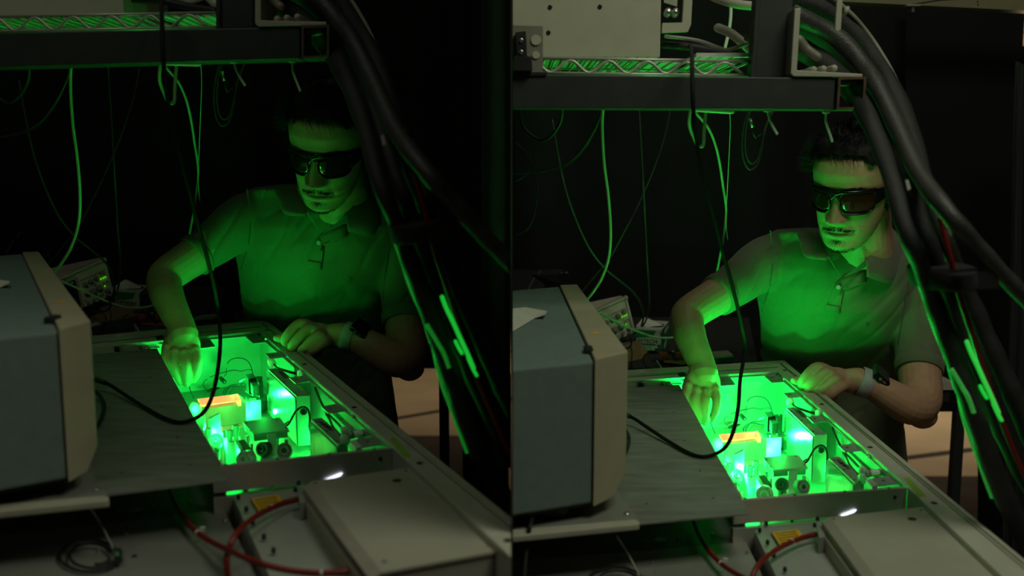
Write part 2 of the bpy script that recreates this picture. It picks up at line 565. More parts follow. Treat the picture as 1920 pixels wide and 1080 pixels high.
def backdrop(b):
    s = b.side
    hem = 0.95 if s < 0 else 0.80
    if s < 0:
        g = sheet(-2.6, -0.02, 3.0, hem, 2.98, 0.035, 0.21, 12, 1.0)
        e = sheet(-0.062, -0.004, 1.98, 0.9, 2.6, 0.012, 0.05, 12, 0.4)
    else:
        g = sheet(0.01, 1.545, 3.0, hem, 2.98, 0.035, 0.21, 12, 2.2)
        e = None
    o = obj('blackout_curtain', g, 'curtain', smooth=True)
    tag(o, 'black blackout curtain hanging in folds behind the man', 'curtain')
    if s < 0:
        o = obj('grey_curtain', e, 'curtain_grey', smooth=True)
        tag(o, 'narrow dark grey curtain strip at the picture centre', 'curtain')
        o = obj('side_curtain', sheet(PY(866, 600, 2.75).x, -0.01, 2.75, 0.05, 2.98, 0.01, 0.06, 10, 0.7), 'curtain', smooth=True)
        tag(o, 'black floor length curtain strip behind the hose bundle', 'curtain')
    else:
        # grey curtain at the frame edge, pulled aside at the top so that a lit wooden wall shows
        pts, fs = [], []
        rows = [(1904, 130), (1900, 240), (1897, 400), (1893, 560), (1888, 760), (1880, 1000), (1876, 1350)]
        nx = 14
        for u, v in rows:
            for i in range(nx + 1):
                uu = u + 62 * i / nx
                pts.append(PY(uu, v - (45 * (0.5 + 0.5 * math.cos(i / nx * 3.1)) if v == 130 else 0) + (30 if v == 130 else 0), 2.45 + 0.02 * math.sin(i * 1.5 + v * 0.004)))
        for j in range(len(rows) - 1):
            for i in range(nx):
                a = j * (nx + 1) + i
                fs.append((a, a + 1, a + nx + 2, a + nx + 1))
        o = obj('grey_curtain', (pts, fs), 'curtain_grey', smooth=True)
        tag(o, 'grey curtain at the outer edge below lit wood', 'curtain')
        # black curtain whose upper corner curls open
        edge = [(1913, 5), (1908, 22), (1903, 45), (1902, 62), (1905, 78), (1915, 86), (1960, 95)]
        pts = [PY(u, v, 2.9) for u, v in edge] + [PY(1960, 1255, 2.9), PY(1836, 1255, 2.9), PY(1836, 772, 2.9), PY(1700, 772, 2.9), PY(1700, 5, 2.9)]
        o = obj('black_curtain_edge', prism(pts, 0.01, V((0, 1, 0))), 'curtain')
        tag(o, 'black curtain with a curled corner beside lit wood', 'curtain')
        t = thing('wooden_wall', 'lit orange wooden boards seen through the curtain gap', 'wall panel', PY(1930, 120, 4.0))
        for i in range(5):
            v0 = -10 + i * 24
            q = [PY(1880, v0 + 1.2, 4.0), PY(2500, v0 - 17, 4.0), PY(2500, v0 + 4, 4.0), PY(1880, v0 + 22.8, 4.0)]
            obj('board', prism(q, 0.03, V((0, 1, 0))), 'wood', t)
        light('far_wall_lamp', 'POINT', PY(1935, 120, 3.4), 9.0, (1.0, 0.72, 0.42), 0.05)
        # beige ceiling track
        t = thing('ceiling_track', 'beige ceiling track beam above the black curtain', 'beam', PY(1740, 5, 2.6))
        q = [PY(1500, -22, 2.6), PY(2300, 4, 2.6), PY(2300, 38, 2.6), PY(1500, -1, 2.6)]
        obj('track', prism(q, 0.05, V((0, 1, 0))), 'beam_beige', t)
        obj('seam', tube([PY(1700, 10, 2.598), PY(1760, 0, 2.598), PY(1800, -3, 2.598)], 0.0014, 6), 'print_dark', t)
        for u, v in ((1833, 3), (1834, 9)):
            obj('hole', lathe([(0, 0.002), (0.001, 0.002)], PY(u, v, 2.599), V((0, -1, 0)), 10), 'print_dark', t)
        cl = thing('track_clip', 'small metal hanger clip under the beige track', 'clip', PY(1710, 20, 2.6))
        obj('plate', box(PY(1711, 10.5, 2.6), (0.035, 0.02, 0.004)), 'bracket', cl)
        obj('stem', box(PY(1711, 16, 2.6), (0.006, 0.006, 0.014)), 'steel', cl)
        obj('hook', box(PY(1711, 21, 2.6), (0.008, 0.008, 0.005)), 'steel', cl)
    # white topped desk with a dark steel frame behind the man
    P = lambda u, v, y: PY(*b.far(u, v), y)
    zt = P(815, 622, 2.55).z
    t = thing('side_desk', 'white topped desk with dark steel frame behind the man', 'desk', V((P(830, 700, 2.6).x, 2.6, 0)))
    a = P(832, 624, 2.5)
    top = [V((a.x, a.y, zt)), V((a.x - 0.02, 2.95, zt)), V((a.x - 0.40, 2.95, zt)), V((a.x - 0.38, a.y, zt))]
    obj('desk_top', prism(top, 0.022), 'desk_white', t)
    fr = [V((a.x - 0.006, a.y + 0.01, zt - 0.022)), V((a.x - 0.02, 2.9, zt - 0.022)), V((a.x - 0.38, 2.9, zt - 0.022)), V((a.x - 0.37, a.y + 0.01, zt - 0.022))]
    obj('apron', prism(fr, 0.035), 'desk_dark', t)
    lo, hi = P(833, 900, 2.5), P(833, 640, 2.5)
    obj('leg', box((lo.x, 2.52, zt / 2 - 0.03), (0.025, 0.025, zt - 0.06)), 'desk_dark', t)
    obj('leg', box((lo.x - 0.33, 2.88, zt / 2 - 0.03), (0.025, 0.025, zt - 0.06)), 'desk_dark', t)
    zp = P(810, 690, 2.9).z
    obj('modesty_panel', box((lo.x - 0.17, 2.9, (zt - 0.04 + zp) / 2), (0.33, 0.012, zt - 0.04 - zp)), 'black_metal', t)
    # dark sheet laid as painted shade on the near floor
    o = obj('near_floor_shade', box((s * (1.0 if s < 0 else 1.62), 3.3 if s < 0 else 3.0, 0.006), (1.9 if s < 0 else 3.15, 3.9 if s < 0 else 3.1, 0.012)), 'floor_shade_dark')
    tag(o, 'painted shade sheet on the near floor under the desk', 'mat')

# ------------------------------------------------------------------ laser enclosure (the table group)
def enclosure(b):
    tp = lambda u, v, h=0.0: PZ(*b.tab(u, v), b.tz + h)
    b.tp = tp
    FL = -0.115
    base = tp(560, 760, -0.3)
    t = thing('laser_enclosure', 'open grey laser enclosure glowing green inside, metal rim around', 'laser', V((base.x, base.y, b.tz - 0.30)))
    b.enc = t
    # rim rails, each with a recessed groove line
    ro, ri, co, ci = (1010, 1012), (955, 1042), (499, 599), (487, 620)
    k = (735, 837)
    obj('side_rail', merge(prism([tp(*co), tp(1010, 1011), tp(958, 1045), tp(*k), tp(*ci)], 0.03)), 'rail', t, bevel=0.0015)
    obj('side_rail_ridge', prism([tp(494, 604, 0.0001), tp(1006, 1018, 0.0001), tp(1004, 1020, 0.0001), tp(492, 606, 0.0001)], 0.003, V((0, 0, 1))), 'rail', t)
    obj('side_rail_groove', prism([tp(492.6, 606.6, 0.0004), tp(1002, 1023, 0.0004), tp(999, 1024, 0.0004), tp(491.6, 607.6, 0.0004)], 0.002), 'groove', t)
    obj('back_rail', prism([tp(-60, 651), tp(*co), tp(*ci), tp(-60, 673)], 0.03), 'rail', t, bevel=0.0015)
    obj('back_rail_ridge', prism([tp(-60, 661, 0.0001), tp(491, 608.5, 0.0001), tp(490, 611, 0.0001), tp(-60, 664, 0.0001)], 0.003, V((0, 0, 1))), 'rail', t)
    obj('back_rail_groove', prism([tp(-60, 664.6, 0.0004), tp(489, 611.8, 0.0004), tp(488.5, 613.2, 0.0004), tp(-60, 666.4, 0.0004)], 0.002), 'groove', t)
    for u, v in ((500, 619), (571, 683), (664, 764), (787, 869), (952, 1014)):
        screw(tp(u, v, 0), 0.0042, 'dark_screw', t, h=0.0012)
    # outer walls below the rails
    A = [tp(497, 602), tp(1008, 1014), tp(1002, 1016), tp(496, 604)]
    obj('outer_wall', prism([p - V((0, 0, 0.03)) for p in A], 0.27), 'wall_alu', t)
    # inner walls
    def wall(n, p, q, h0, h1, th, m):
        a, c = tp(*p), tp(*q)
        d = (c - a).normalized()
        nn = V((-d.y, d.x, 0)) * th
        z0, z1 = b.tz + h0, b.tz + h1
        pts = [V((a.x, a.y, z1)), V((c.x, c.y, z1)), V((c.x + nn.x, c.y + nn.y, z1)), V((a.x + nn.x, a.y + nn.y, z1))]
        return obj(n, prism(pts, z1 - z0), m, t)
    wall('inner_wall', (486, 620.5), (735, 837.5), FL - 0.004, -0.001, 0.003, 'wall_alu')
    wall('inner_wall', (735, 837.5), (953, 1040), FL - 0.004, -0.001, 0.003, 'wall_alu')
    wall('inner_wall', (40, 663), (487, 620.5), FL - 0.004, -0.001, 0.003, 'wall_alu')
    wall('inner_wall', (418, 868), (250, 600), FL - 0.004, -0.008, -0.003, 'wall_alu')
    fp = [tp(250, 640), tp(487, 620), tp(735, 838), tp(420, 870)]
    obj('interior_floor', prism([V((p.x, p.y, b.tz + FL)) for p in fp], 0.006), 'box_floor', t)
    # inner flange with its tabs
    z = -0.006
    def plate(n, px, h, th, m, par=t, **k):
        return obj(n, prism([tp(u, v, h) for u, v in px], th), m, par, **k)
    plate('inner_flange', [(487, 621), (733, 836), (722, 837), (482, 628)], z, 0.0015, 'alu')
    plate('inner_flange', [(300, 637), (487, 621), (489, 628), (300, 645)], z, 0.0015, 'alu')
    tabs = [[(366, 635), (392, 633), (404, 650), (376, 653)], [(454, 626), (490, 622), (503, 641), (475, 644)], [(497, 663), (524, 660), (534, 669), (506, 672)],
            [(542, 708), (568, 704), (580, 715), (554, 719)], [(602, 762), (632, 757), (646, 770), (615, 774)], [(666, 824), (707, 817), (721, 832), (679, 838)]]
    for q in tabs:
        o = plate('flange_tab', q, z - 0.001, 0.0015, 'alu')
        cx, cy = sum(p[0] for p in q) / 4 - 4, sum(p[1] for p in q) / 4
        if o:
            screw(tp(cx, cy, z - 0.001), 0.0022, 'dark_screw', o, h=0.0006)
    for u, v in ((497.5, 631), (567, 694), (661, 776)):
        plate('retaining_clip', [(u - 1.5, v - 3), (u + 2, v - 3), (u + 2.5, v + 4), (u - 1, v + 4)], -0.002, 0.004, 'alu_bright')
    # front panel between the optics and the electronics deck
    a, c = tp(398, 873), tp(735, 838)
    d = (c - a).normalized()
    n = V((-d.y, d.x, 0)) * 0.007
    wf = lambda p, h: V((p.x, p.y, b.tz + h))
    obj('front_panel', prism([wf(a, -0.002), wf(c, -0.002), wf(c + n, -0.002), wf(a + n, -0.002)], 0.0335), 'front_panel', t, bevel=0.0008)
    obj('lower_panel', prism([wf(a, -0.0415), wf(c, -0.0415), wf(c + n, -0.0415), wf(a + n, -0.0415)], 0.08), 'front_panel', t)
    for s in (0.07, 0.35, 0.64, 0.9):
        screw(wf(a + (c - a) * s + n * 0.5, -0.002), 0.0022, 'dark_screw', t, h=0.001)
    screw(wf(a + (c - a) * 0.93, -0.014), 0.0024, 'dark_screw', t, axis=V((d.y, -d.x, 0)), h=0.001)
    b.wall_a, b.wall_c, b.wall_d = a, c, d
    # glowing sliver on the panel, painted for white light escaping a slot
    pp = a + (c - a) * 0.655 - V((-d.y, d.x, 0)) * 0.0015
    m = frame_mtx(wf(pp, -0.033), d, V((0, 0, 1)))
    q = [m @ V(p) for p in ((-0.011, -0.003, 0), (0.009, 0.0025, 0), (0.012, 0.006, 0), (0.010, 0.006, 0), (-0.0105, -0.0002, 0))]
    o = obj('painted_slot_glow', prism(q, 0.0008, V((d.y, -d.x, 0))), 'slot_glow_paint', t)
    # decks in front
    D = -0.050
    plate('electronics_deck', [(395, 905), (770, 868), (1010, 1090), (1010, 1300), (330, 1300)], D - 0.03, 0.004, 'deck_dark')
    plate('tray_panel', [(-60, 1010), (226, 978), (282, 1120), (-60, 1170)], -0.062, 0.004, 'deck')
    plate('tray_panel', [(229, 978), (420, 955), (470, 1060), (520, 1160), (292, 1190)], -0.062, 0.004, 'deck')
    plate('tray_back', [(-60, 955), (410, 905), (424, 960), (-60, 1012)], -0.064, 0.004, 'deck_dark')
    for u, v in ((222, 962), (289, 953), (355, 944), (237, 1002), (171, 992), (422, 978), (185, 1036), (190, 1062)):
        screw(tp(u, v, -0.062), 0.0024, 'steel', t, h=0.003)
    screw(tp(252, 1044, -0.062), 0.003, 'dark_screw', t, h=0.002)
    obj('handle_cutout', lathe([(0, 0.0085), (0.0006, 0.0085)], tp(254, 957, -0.0635), sides=20), 'steel', t)
    # labels stuck on the rim
    o = plate('label_tag', [(729, 821), (740, 820), (772, 856), (757, 857)], 0.0003, 0.0003, 'sticker_green', par=None)
    tag(o, 'plain green sticker on the side rim of the laser enclosure', 'sticker')
    o = plate('label_tag', [(216, 627.5), (227, 626.5), (229, 629.5), (218, 630.5)], 0.0003, 0.0003, 'paper', par=None)
    tag(o, 'tiny white label on the back rim of the laser enclosure', 'sticker')
    o = plate('black_tape', [(290, 631), (304, 628), (310, 635), (296, 637)], 0.0006, 0.0008, 'velcro', par=None)
    tag(o, 'scrap of black tape on the back rim beside the hand', 'tape')
    # cover sheet lying over part of the opening
    cv = thing('cover_sheet', 'brushed grey metal cover sheet over half of the laser', 'cover', tp(300, 800, 0.001))
    hole = [(256, 659), (283, 707), (303, 762), (332, 820), (357, 872), (228, 887)]
    obj('sheet_metal', prism([tp(-60, 686, 0.003), tp(294, 653, 0.003), tp(427, 900, 0.003), tp(205, 927, 0.003), tp(-60, 960, 0.003)], 0.002), 'sheet', cv)
    for u, v in hole:
        obj('screw_hole', lathe([(0, 0.0016), (0.0004, 0.0016)], tp(u, v, 0.0031), sides=10), 'print_dark', cv)
    # interlock bits under the back rim
    o = thing('interlock_switch', 'small black interlock switch under the back rim', 'switch', tp(222, 652, -0.012))
    plate('switch_body', [(213, 649), (221, 648), (224, 652), (216, 653)], -0.004, 0.008, 'anod_black', o)
    plate('lever', [(222, 650), (229, 649), (230, 651), (223, 652)], -0.004, 0.002, 'alu', o)
    # ---------------- power supply box in front
    ps = thing('power_supply_box', 'flat grey power supply box with a round finger hole', 'equipment box', tp(750, 980, -0.05))
    H = -0.008
    lid = [(585, 902), (765, 877), (945, 1031), (716, 1073)]
    plate('lid', lid, H, 0.003, 'psu', ps)
    e = [tp(585, 902, H), tp(716, 1073, H)]
    w = (e[1] - e[0]).normalized()
    nn = V((w.y, -w.x, 0))
    if nn.x > 0:
        nn = -nn
    bev = [e[0], e[1], e[1] + nn * 0.011 - V((0, 0, 0.006)), e[0] + nn * 0.011 - V((0, 0, 0.006))]
    obj('lid_bevel', prism(bev, 0.002), 'psu_side', ps)
    body = [tp(583, 903, H), tp(764, 879, H), tp(943, 1030, H), tp(716, 1071, H)]
    body[0] += nn * 0.009
    body[3] += nn * 0.009
    obj('body', prism([p - V((0, 0, 0.0065)) for p in body], 0.034), 'psu_side', ps)
    obj('seam_strip', prism([e[0] + nn * 0.0105 - V((0, 0, 0.016)), e[1] + nn * 0.0105 - V((0, 0, 0.016)), e[1] + nn * 0.014 - V((0, 0, 0.017)), e[0] + nn * 0.014 - V((0, 0, 0.017))], 0.02), 'psu', ps)
    obj('finger_hole', lathe([(0, 0.0055), (0.0004, 0.0055)], tp(744, 901, H + 0.0002), sides=24), 'print_dark', ps)
    for u, v in ((592, 906), (761, 883), (917, 1024), (721, 1054)):
        screw(tp(u, v, H), 0.0026, 'steel', ps, h=0.0012)
    # ---------------- control module with warning label
    cm = thing('control_module', 'low grey control module with black bolts beside the power supply', 'equipment box', tp(520, 1000, -0.075))
    q = [(438, 934), (449, 927), (450, 924), (562, 907), (690, 1090), (510, 1090)]
    plate('module_body', q, -0.043, 0.033, 'module', cm)
    for u, v in ((460, 922), (510, 914), (560, 908), (447, 936), (462, 959), (474, 984), (495, 1011), (513, 1037)):
        screw(tp(u, v, -0.040), 0.0024, 'anod_black', cm, h=0.006, name='bolt')
    wl = thing('warning_label', 'yellow rectangular warning label on the control module', 'label', tp(500, 945, -0.0398))
    plate('label_face', [(470, 935), (522, 927), (532, 941), (486, 960)], -0.0396, 0.0003, 'sticker_yellow', wl)
    plate('label_border', [(468.6, 935.2), (470.4, 934.8), (486.4, 960), (484.6, 960.4)], -0.0393, 0.0003, 'print_dark', wl)
    for i in range(5):
        f = 0.15 + i * 0.17
        y0 = 935 + 25 * f
        x0 = 470 + 16 * f
        plate('text_line', [(x0 + 4, y0 - 1.2), (x0 + 46 - 5 * f, y0 - 8.2), (x0 + 46.6 - 5 * f, y0 - 7.2), (x0 + 4.6, y0 - 0.2)], -0.0392, 0.0002, 'print_dark', wl)
    gm = thing('hose_fitting', 'small metal hose fitting at the corner of the power supply', 'fitting', tp(562, 920, -0.04))
    plate('fitting_block', [(556, 912), (570, 910), (575, 940), (563, 944)], -0.022, 0.02, 'alu', gm)
    for u, v in ((560, 909), (554, 922)):
        screw(tp(u, v, -0.022), 0.0024, 'anod_black', gm, h=0.005, name='bolt')
    # red hoses
    hh = -0.030
    p1 = [(318, 915, -0.05), (328, 940, -0.05), (345, 970, -0.05), (370, 998, -0.048), (400, 1018, -0.044), (428, 1031, -0.034), (460, 1046, -0.026), (500, 1060, -0.026), (545, 1070, -0.030), (600, 1075, -0.030), (645, 1072, -0.030), (668, 1066, -0.030)]
    o = thing('red_hose', 'red hose running from under the cover sheet', 'hose', tp(460, 1046, -0.05))
    obj('hose', tube(spline([tp(*p) for p in p1], 6), 0.0032, 10), 'hose_red', o, smooth=True)
    for pp, qq in ((p1[3], p1[4]), (p1[9], p1[10])):
        c0 = tp(*pp)
        c1 = tp(*qq)
        m_ = c0.lerp(c1, 0.02)
        obj('cable_tie', tube([m_, m_.lerp(c1, 0.09)], 0.0037, 12), 'zip', o)
    m_ = tp(*p1[3])
    obj('tie_head', box(m_ + V((0.006, 0, 0.004)), (0.005, 0.004, 0.004)), 'zip', o)
    p2 = [(558, 936, -0.030), (530, 944, -0.030), (500, 957, -0.028), (470, 975, -0.026), (446, 997, -0.026), (431, 1024, -0.035), (425, 1050, -0.05), (428, 1090, -0.055), (436, 1130, -0.055)]
    o = thing('red_hose', 'red hose curving down from the metal hose fitting', 'hose', tp(450, 1000, -0.05))
    obj('hose', tube(spline([tp(*p) for p in p2], 6), 0.0034, 10), 'hose_red', o, smooth=True)
    m_ = tp(510, 952, -0.029)
    obj('cable_tie', tube([m_, m_ + (tp(505, 954.5, -0.029) - m_) * 0.6], 0.0039, 12), 'zip', o)
    # coil of thin black cable and rod lying on the tray
    o = thing('cable_coil', 'coil of thin black cable on the metal tray', 'cable', tp(165, 1040, -0.06))
    pts = []
    for i in range(64):
        a = i / 63 * 4.4 * math.pi + 0.3
        rx, ry = 62 - 30 * i / 63, 33 - 15 * i / 63
        pts.append(tp(165 + 12 * i / 63 + rx * math.cos(a), 1040 + ry * math.sin(a), -0.058 + 0.004 * (i / 63)))
    obj('cable', tube(pts, 0.0016, 8), 'cable_black', o, smooth=True)
    obj('connector', tube([tp(222, 1034, -0.054), tp(222, 1052, -0.054)], 0.0042, 10), 'anod_black', o)
    obj('connector_ring', tube([tp(215, 1040, -0.053), tp(216, 1048, -0.053)], 0.0045, 10), 'steel', o)
    o = obj('grey_wire', tube(spline([tp(168, 950, -0.02), tp(190, 985, -0.045), tp(212, 1028, -0.055)], 6), 0.0012, 8), 'cable_grey', smooth=True)
    tag(o, 'thin straight grey wire rising from the cable coil', 'wire')

# ------------------------------------------------------------------ optics inside the enclosure
def optics(b):
    tp = b.tp
    FLZ = -0.115
    def blk(n, px, h, depth, m, par=None, **k):
        return obj(n, prism([tp(u, v, h) for u, v in px], depth), m, par, **k)
    def upright(n, base, h0, h1, m, par, th=0.003, lean=0):
        """vertical plate standing on two pixel points read at height h0"""
        a, c = tp(base[0][0], base[0][1], h0), tp(base[1][0], base[1][1], h0)
        d = (c - a).normalized()
        nn = V((-d.y, d.x, 0)) * th
        z1 = b.tz + h1
        pts = [V((p.x, p.y, z1)) for p in (a, c, c + nn, a + nn)]
        return obj(n, prism(pts, h1 - h0), m, par)
    # beam box with a foil-bright side
    def beam_box(label, A, B, C, D, h, depth, inset):
        t = thing('beam_box', label, 'optic box', tp((A[0] + C[0]) / 2, (A[1] + C[1]) / 2, h - depth))
        blk('housing', [A, B, C, D], h, depth, 'alu', t, bevel=0.0008)
        a, d_ = tp(*A, h), tp(*D, h)
        w = (d_ - a).normalized()
        nn = V((w.y, -w.x, 0))
        if nn.x > 0:
            nn = -nn
        q = [a + w * inset + nn * 0.0012, d_ - w * inset + nn * 0.0012]
        q = [q[0] - V((0, 0, 0.003)), q[1] - V((0, 0, 0.003)), q[1] - V((0, 0, depth - 0.003)), q[0] - V((0, 0, depth - 0.003))]
        obj('mirror_panel', prism(q, 0.0016, nn), 'mirror_foil', t)
        for s in (0.12, 0.5, 0.88):
            p = a.lerp(d_, s) + V((-nn.x, -nn.y, 0)) * 0.004
            screw(p, 0.0018, 'dark_screw', t, h=0.0008)
        return t, a, d_, nn
    t, a, d_, nn = beam_box('tall beam box with a bright mirror side beside the rim', (502, 692), (524, 689), (581, 741), (556, 743), -0.016, 0.085, 0.001)
    blk('name_plate', [(521, 697), (529, 696), (541, 708), (533, 709)], -0.0155, 0.0006, 'anod_dark', t)
    g = tp(571, 775, -0.05)
    obj('grommet', lathe([(0, 0.006), (0.002, 0.006), (0.002, 0.0035), (0.0005, 0.003)], tp(569, 744, -0.016) + V((0, -0.002, -0.024)), V((0.2, -1, 0)), 18), 'anod_black', t)
    t, a2, d2, n2 = beam_box('low beam box with a triangular mirror side', (583, 786), (604, 783), (652, 827), (634, 835), -0.012, 0.08, 0.001)
    for i in range(3):
        blk('vent_slot', [(597 + i * 7, 790 + i * 5), (604 + i * 7, 789 + i * 5), (612 + i * 7, 797 + i * 5), (605 + i * 7, 798 + i * 5)], -0.0117, 0.0005, 'anod_dark', t)
    # laser crystal block with the glowing amber rod
    t = thing('crystal_mount', 'teal lit crystal block with a glowing amber bar on top', 'optic mount', tp(420, 790, FLZ))
    blk('mount_block', [(370, 752), (452, 742), (467, 754), (384, 766)], -0.052, 0.036, 'alu', t, bevel=0.001)
    blk('clamp_plate', [(374, 750), (450, 741), (455, 745), (380, 755)], -0.046, 0.006, 'alu_bright', t)
    rod = hexa([tp(372, 748, -0.036), tp(442, 740, -0.036), tp(448, 750, -0.036), tp(378, 760, -0.036)], [tp(369, 748, -0.046), tp(445, 739, -0.046), tp(452, 752, -0.046), tp(376, 763, -0.046)])
    obj('amber_bar', rod, 'crystal', t, bevel=0.001)
    obj('bar_end', prism([tp(440, 739, -0.034), tp(446, 738, -0.034), tp(452, 750, -0.034), tp(446, 751, -0.034)], 0.01), 'crystal', t)
    blk('base_plate', [(376, 800), (455, 790), (468, 800), (388, 812)], -0.088, 0.026, 'alu', t)
    # scattering glass block and white beam card
    t = thing('beam_card', 'white beam card overexposed by the laser beside the crystal', 'card', tp(476, 788, FLZ))
    upright('card', ((462, 789), (490, 786)), -0.072, -0.038, 'white_card', t, 0.002)
    upright('card_stand', ((468, 789), (482, 788)), FLZ, -0.072, 'alu', t, 0.004)
    t = thing('glass_block', 'white glowing glass block beside the cover edge', 'optic', tp(366, 780, FLZ))
    obj('glass', ellipsoid(tp(366, 768, -0.045), (0.011, 0.009, 0.015), nu=14, nv=8), 'glass_bright', t, smooth=True)
    blk('glass_holder', [(356, 772), (376, 770), (380, 782), (360, 785)], -0.055, 0.06, 'alu_bright', t)
    # flat lidded optic housing on posts
    t = thing('shutter_housing', 'flat rectangular shutter housing with chamfered lid on posts', 'optic housing', tp(498, 815, FLZ))
    blk('lid', [(455, 790), (525, 782), (543, 806), (475, 814)], -0.040, 0.004, 'alu', t, bevel=0.001)
    blk('case', [(458, 793), (523, 785), (539, 806), (476, 813)], -0.044, 0.012, 'alu', t)
    for i in range(3):
        upright('slot', ((481 + i * 15, 817.5 - i * 1.7), (490 + i * 15, 816.5 - i * 1.7)), -0.053, -0.048, 'anod_dark', t, 0.0006)
    for u, v in ((470, 808), (536, 801), (462, 794), (519, 786)):
        screw(tp(u, v, -0.040), 0.0016, 'dark_screw', t, h=0.0008)
        obj('post', lathe([(0, 0.003), (0.055, 0.003)], tp(u, v, -0.04) - V((0, 0, 0.075)), sides=12), 'alu', t, smooth=True)
    # round mounts facing the viewer
    def ring(label, c, r, h, m, hole=0.35, nm='lens_mount', depth=0.012, tilt=V((-0.35, -1, 0.25)), half=False):
        p = tp(*c, h)
        t = thing(nm, label, 'lens mount', V((p.x, p.y, b.tz + FLZ)), 'round lens mounts')
        ax = tilt.normalized()
        prof = [(-depth, r), (0, r), (0.001, r * 0.94), (0.001, r * 0.72), (-0.002, r * 0.68), (-0.002, r * hole * 1.15), (0.002, r * hole), (0.0015, r * hole * 0.6), (-0.004, r * hole * 0.5)]
        obj('mount_ring', lathe(prof, p, ax, 28), m, t, auto=0.6)
        u = ax.orthogonal().normalized()
        w = ax.cross(u)
        for k in range(6):
            a = k * math.pi / 3 + 0.3
            q = p + (u * math.cos(a) + w * math.sin(a)) * r * 0.83
            screw(q + ax * 0.0005, r * 0.075, 'dark_screw', t, axis=ax, h=0.0008)
        st = p.z - (b.tz + FLZ)
        obj('stem', lathe([(0, 0.006), (0.004, 0.006), (0.004, 0.004), (max(0.006, st - r * 0.8), 0.004)], V((p.x, p.y + 0.004, b.tz + FLZ)), sides=12), 'alu', t, smooth=True)
        return t
    ring('dark round lens mount with bolts near the front panel', (491, 842), 0.0105, -0.045, 'anod_dark')
    ring('bright round lens mount leaning against the cover edge', (404, 826), 0.0105, -0.035, 'alu_bright', 0.3, tilt=V((0.25, -1, 0.5)))
    ring('half hidden arched lens mount behind the front panel', (457, 862), 0.0125, -0.030, 'alu_bright', 0.55)
    ring('small bright knob mount right of the dark lens mount', (533, 845), 0.0115, -0.042, 'alu', 0.62, tilt=V((0.2, -1, 0.35)))
    t = thing('angle_bracket', 'bright bent angle bracket between the two lens mounts', 'bracket', tp(515, 852, FLZ))
    upright('upright_plate', ((503, 855), (520, 853)), -0.060, -0.028, 'alu_bright', t, 0.002)
    blk('foot_plate', [(492, 852), (528, 848), (529, 857), (494, 861)], -0.058, 0.004, 'alu_bright', t)
    t = thing('pillar_plate', 'tall bright side plate next to the cover edge', 'plate', tp(410, 850, FLZ))
    upright('plate', ((398, 866), (416, 855)), -0.10, -0.030, 'alu_bright', t, 0.004)
    screw(tp(408, 846, -0.03), 0.0016, 'dark_screw', t)
    t = thing('slotted_base', 'slotted aluminium base plate in the middle of the optics', 'plate', tp(440, 835, FLZ))
    blk('plate', [(418, 822), (450, 818), (455, 846), (424, 852)], -0.070, 0.04, 'alu', t)
    blk('slot', [(428, 823), (446, 820), (445, 826), (430, 829)], -0.0697, 0.001, 'anod_black', t)
    t = thing('black_bracket', 'black angled bracket beside the dark lens mount', 'bracket', tp(458, 850, FLZ))
    blk('arm', [(445, 826), (458, 824), (472, 842), (458, 848)], -0.05, 0.05, 'anod_black', t)
    blk('cheek', [(440, 826), (446, 825), (456, 842), (450, 845)], -0.048, 0.04, 'alu', t)
    for i, (u, v, hh, lb) in enumerate(((390, 803, -0.045, 'small brass knob close to the cover edge'), (442, 797, -0.045, 'round knob post beside the shutter housing'), (430, 806, -0.052, 'short cap screw post in front of the crystal block'))):
        p = tp(u, v, hh)
        o = obj('knob_post', lathe([(-0.05, 0.004), (-0.012, 0.004), (-0.012, 0.0052), (-0.001, 0.0052), (0, 0.0045), (0, 0.0022), (-0.002, 0.0020)], p, sides=16), 'alu', auto=0.6)
        tag(o, lb, 'knob', 'knob posts inside the laser')
    t = thing('fork_clamp', 'dark notched fork clamp under the crystal block', 'clamp', tp(405, 812, FLZ))
    blk('fork', [(394, 806), (412, 800), (414, 808), (400, 812)], -0.075, 0.03, 'anod_dark', t)
    blk('fork_tip', [(412, 800), (417, 799), (418, 812), (413, 813)], -0.062, 0.03, 'alu_bright', t)
    # dark actuator with flexible foil
    t = thing('piezo_actuator', 'cluster of black actuator blocks at the back of the optics', 'actuator', tp(480, 740, FLZ))
    blk('motor', [(460, 702), (474, 700), (480, 708), (466, 711)], -0.045, 0.03, 'anod_black', t)
    blk('motor', [(479, 706), (486, 705), (493, 716), (486, 718)], -0.045, 0.03, 'anod_black', t)
    blk('motor_arm', [(467, 712), (478, 710), (486, 722), (474, 724)], -0.050, 0.02, 'anod_dark', t)
    obj('spindle', lathe([(0, 0.003), (0.035, 0.003)], tp(490, 738, -0.095), sides=12), 'anod_black', t, smooth=True)
    blk('foil', [(459, 733), (474, 728), (490, 738), (486, 743), (472, 741)], -0.075, 0.001, 'mirror_foil', t)
    blk('base', [(460, 742), (498, 738), (503, 750), (468, 756)], -0.090, 0.02, 'anod_dark', t)
    obj('spacer_tube', tube([tp(449, 716, -0.06), tp(467, 708, -0.055)], 0.0018, 10), 'alu', t, smooth=True)
    # plugs
    def plug(label, pts, r, m='anod_black'):
        o = obj('cable_plug', tube([tp(*p) for p in pts], r, 10, round_ends=True), m, auto=0.7)
        tag(o, label, 'plug', 'plugs inside the laser')
    plug('black barrel plug lying on the enclosure floor', [(391, 733, -0.1), (397, 731, -0.1), (403, 729.5, -0.1), (411, 727, -0.1)], [0.003, 0.0042, 0.0036, 0.0016])
    plug('short black plug tilted against the back wall', [(414, 709, -0.07), (421, 716, -0.07)], 0.0042)
    plug('dark pin plug ending at the foil strip', [(452, 720, -0.07), (458, 721, -0.07)], 0.0022)
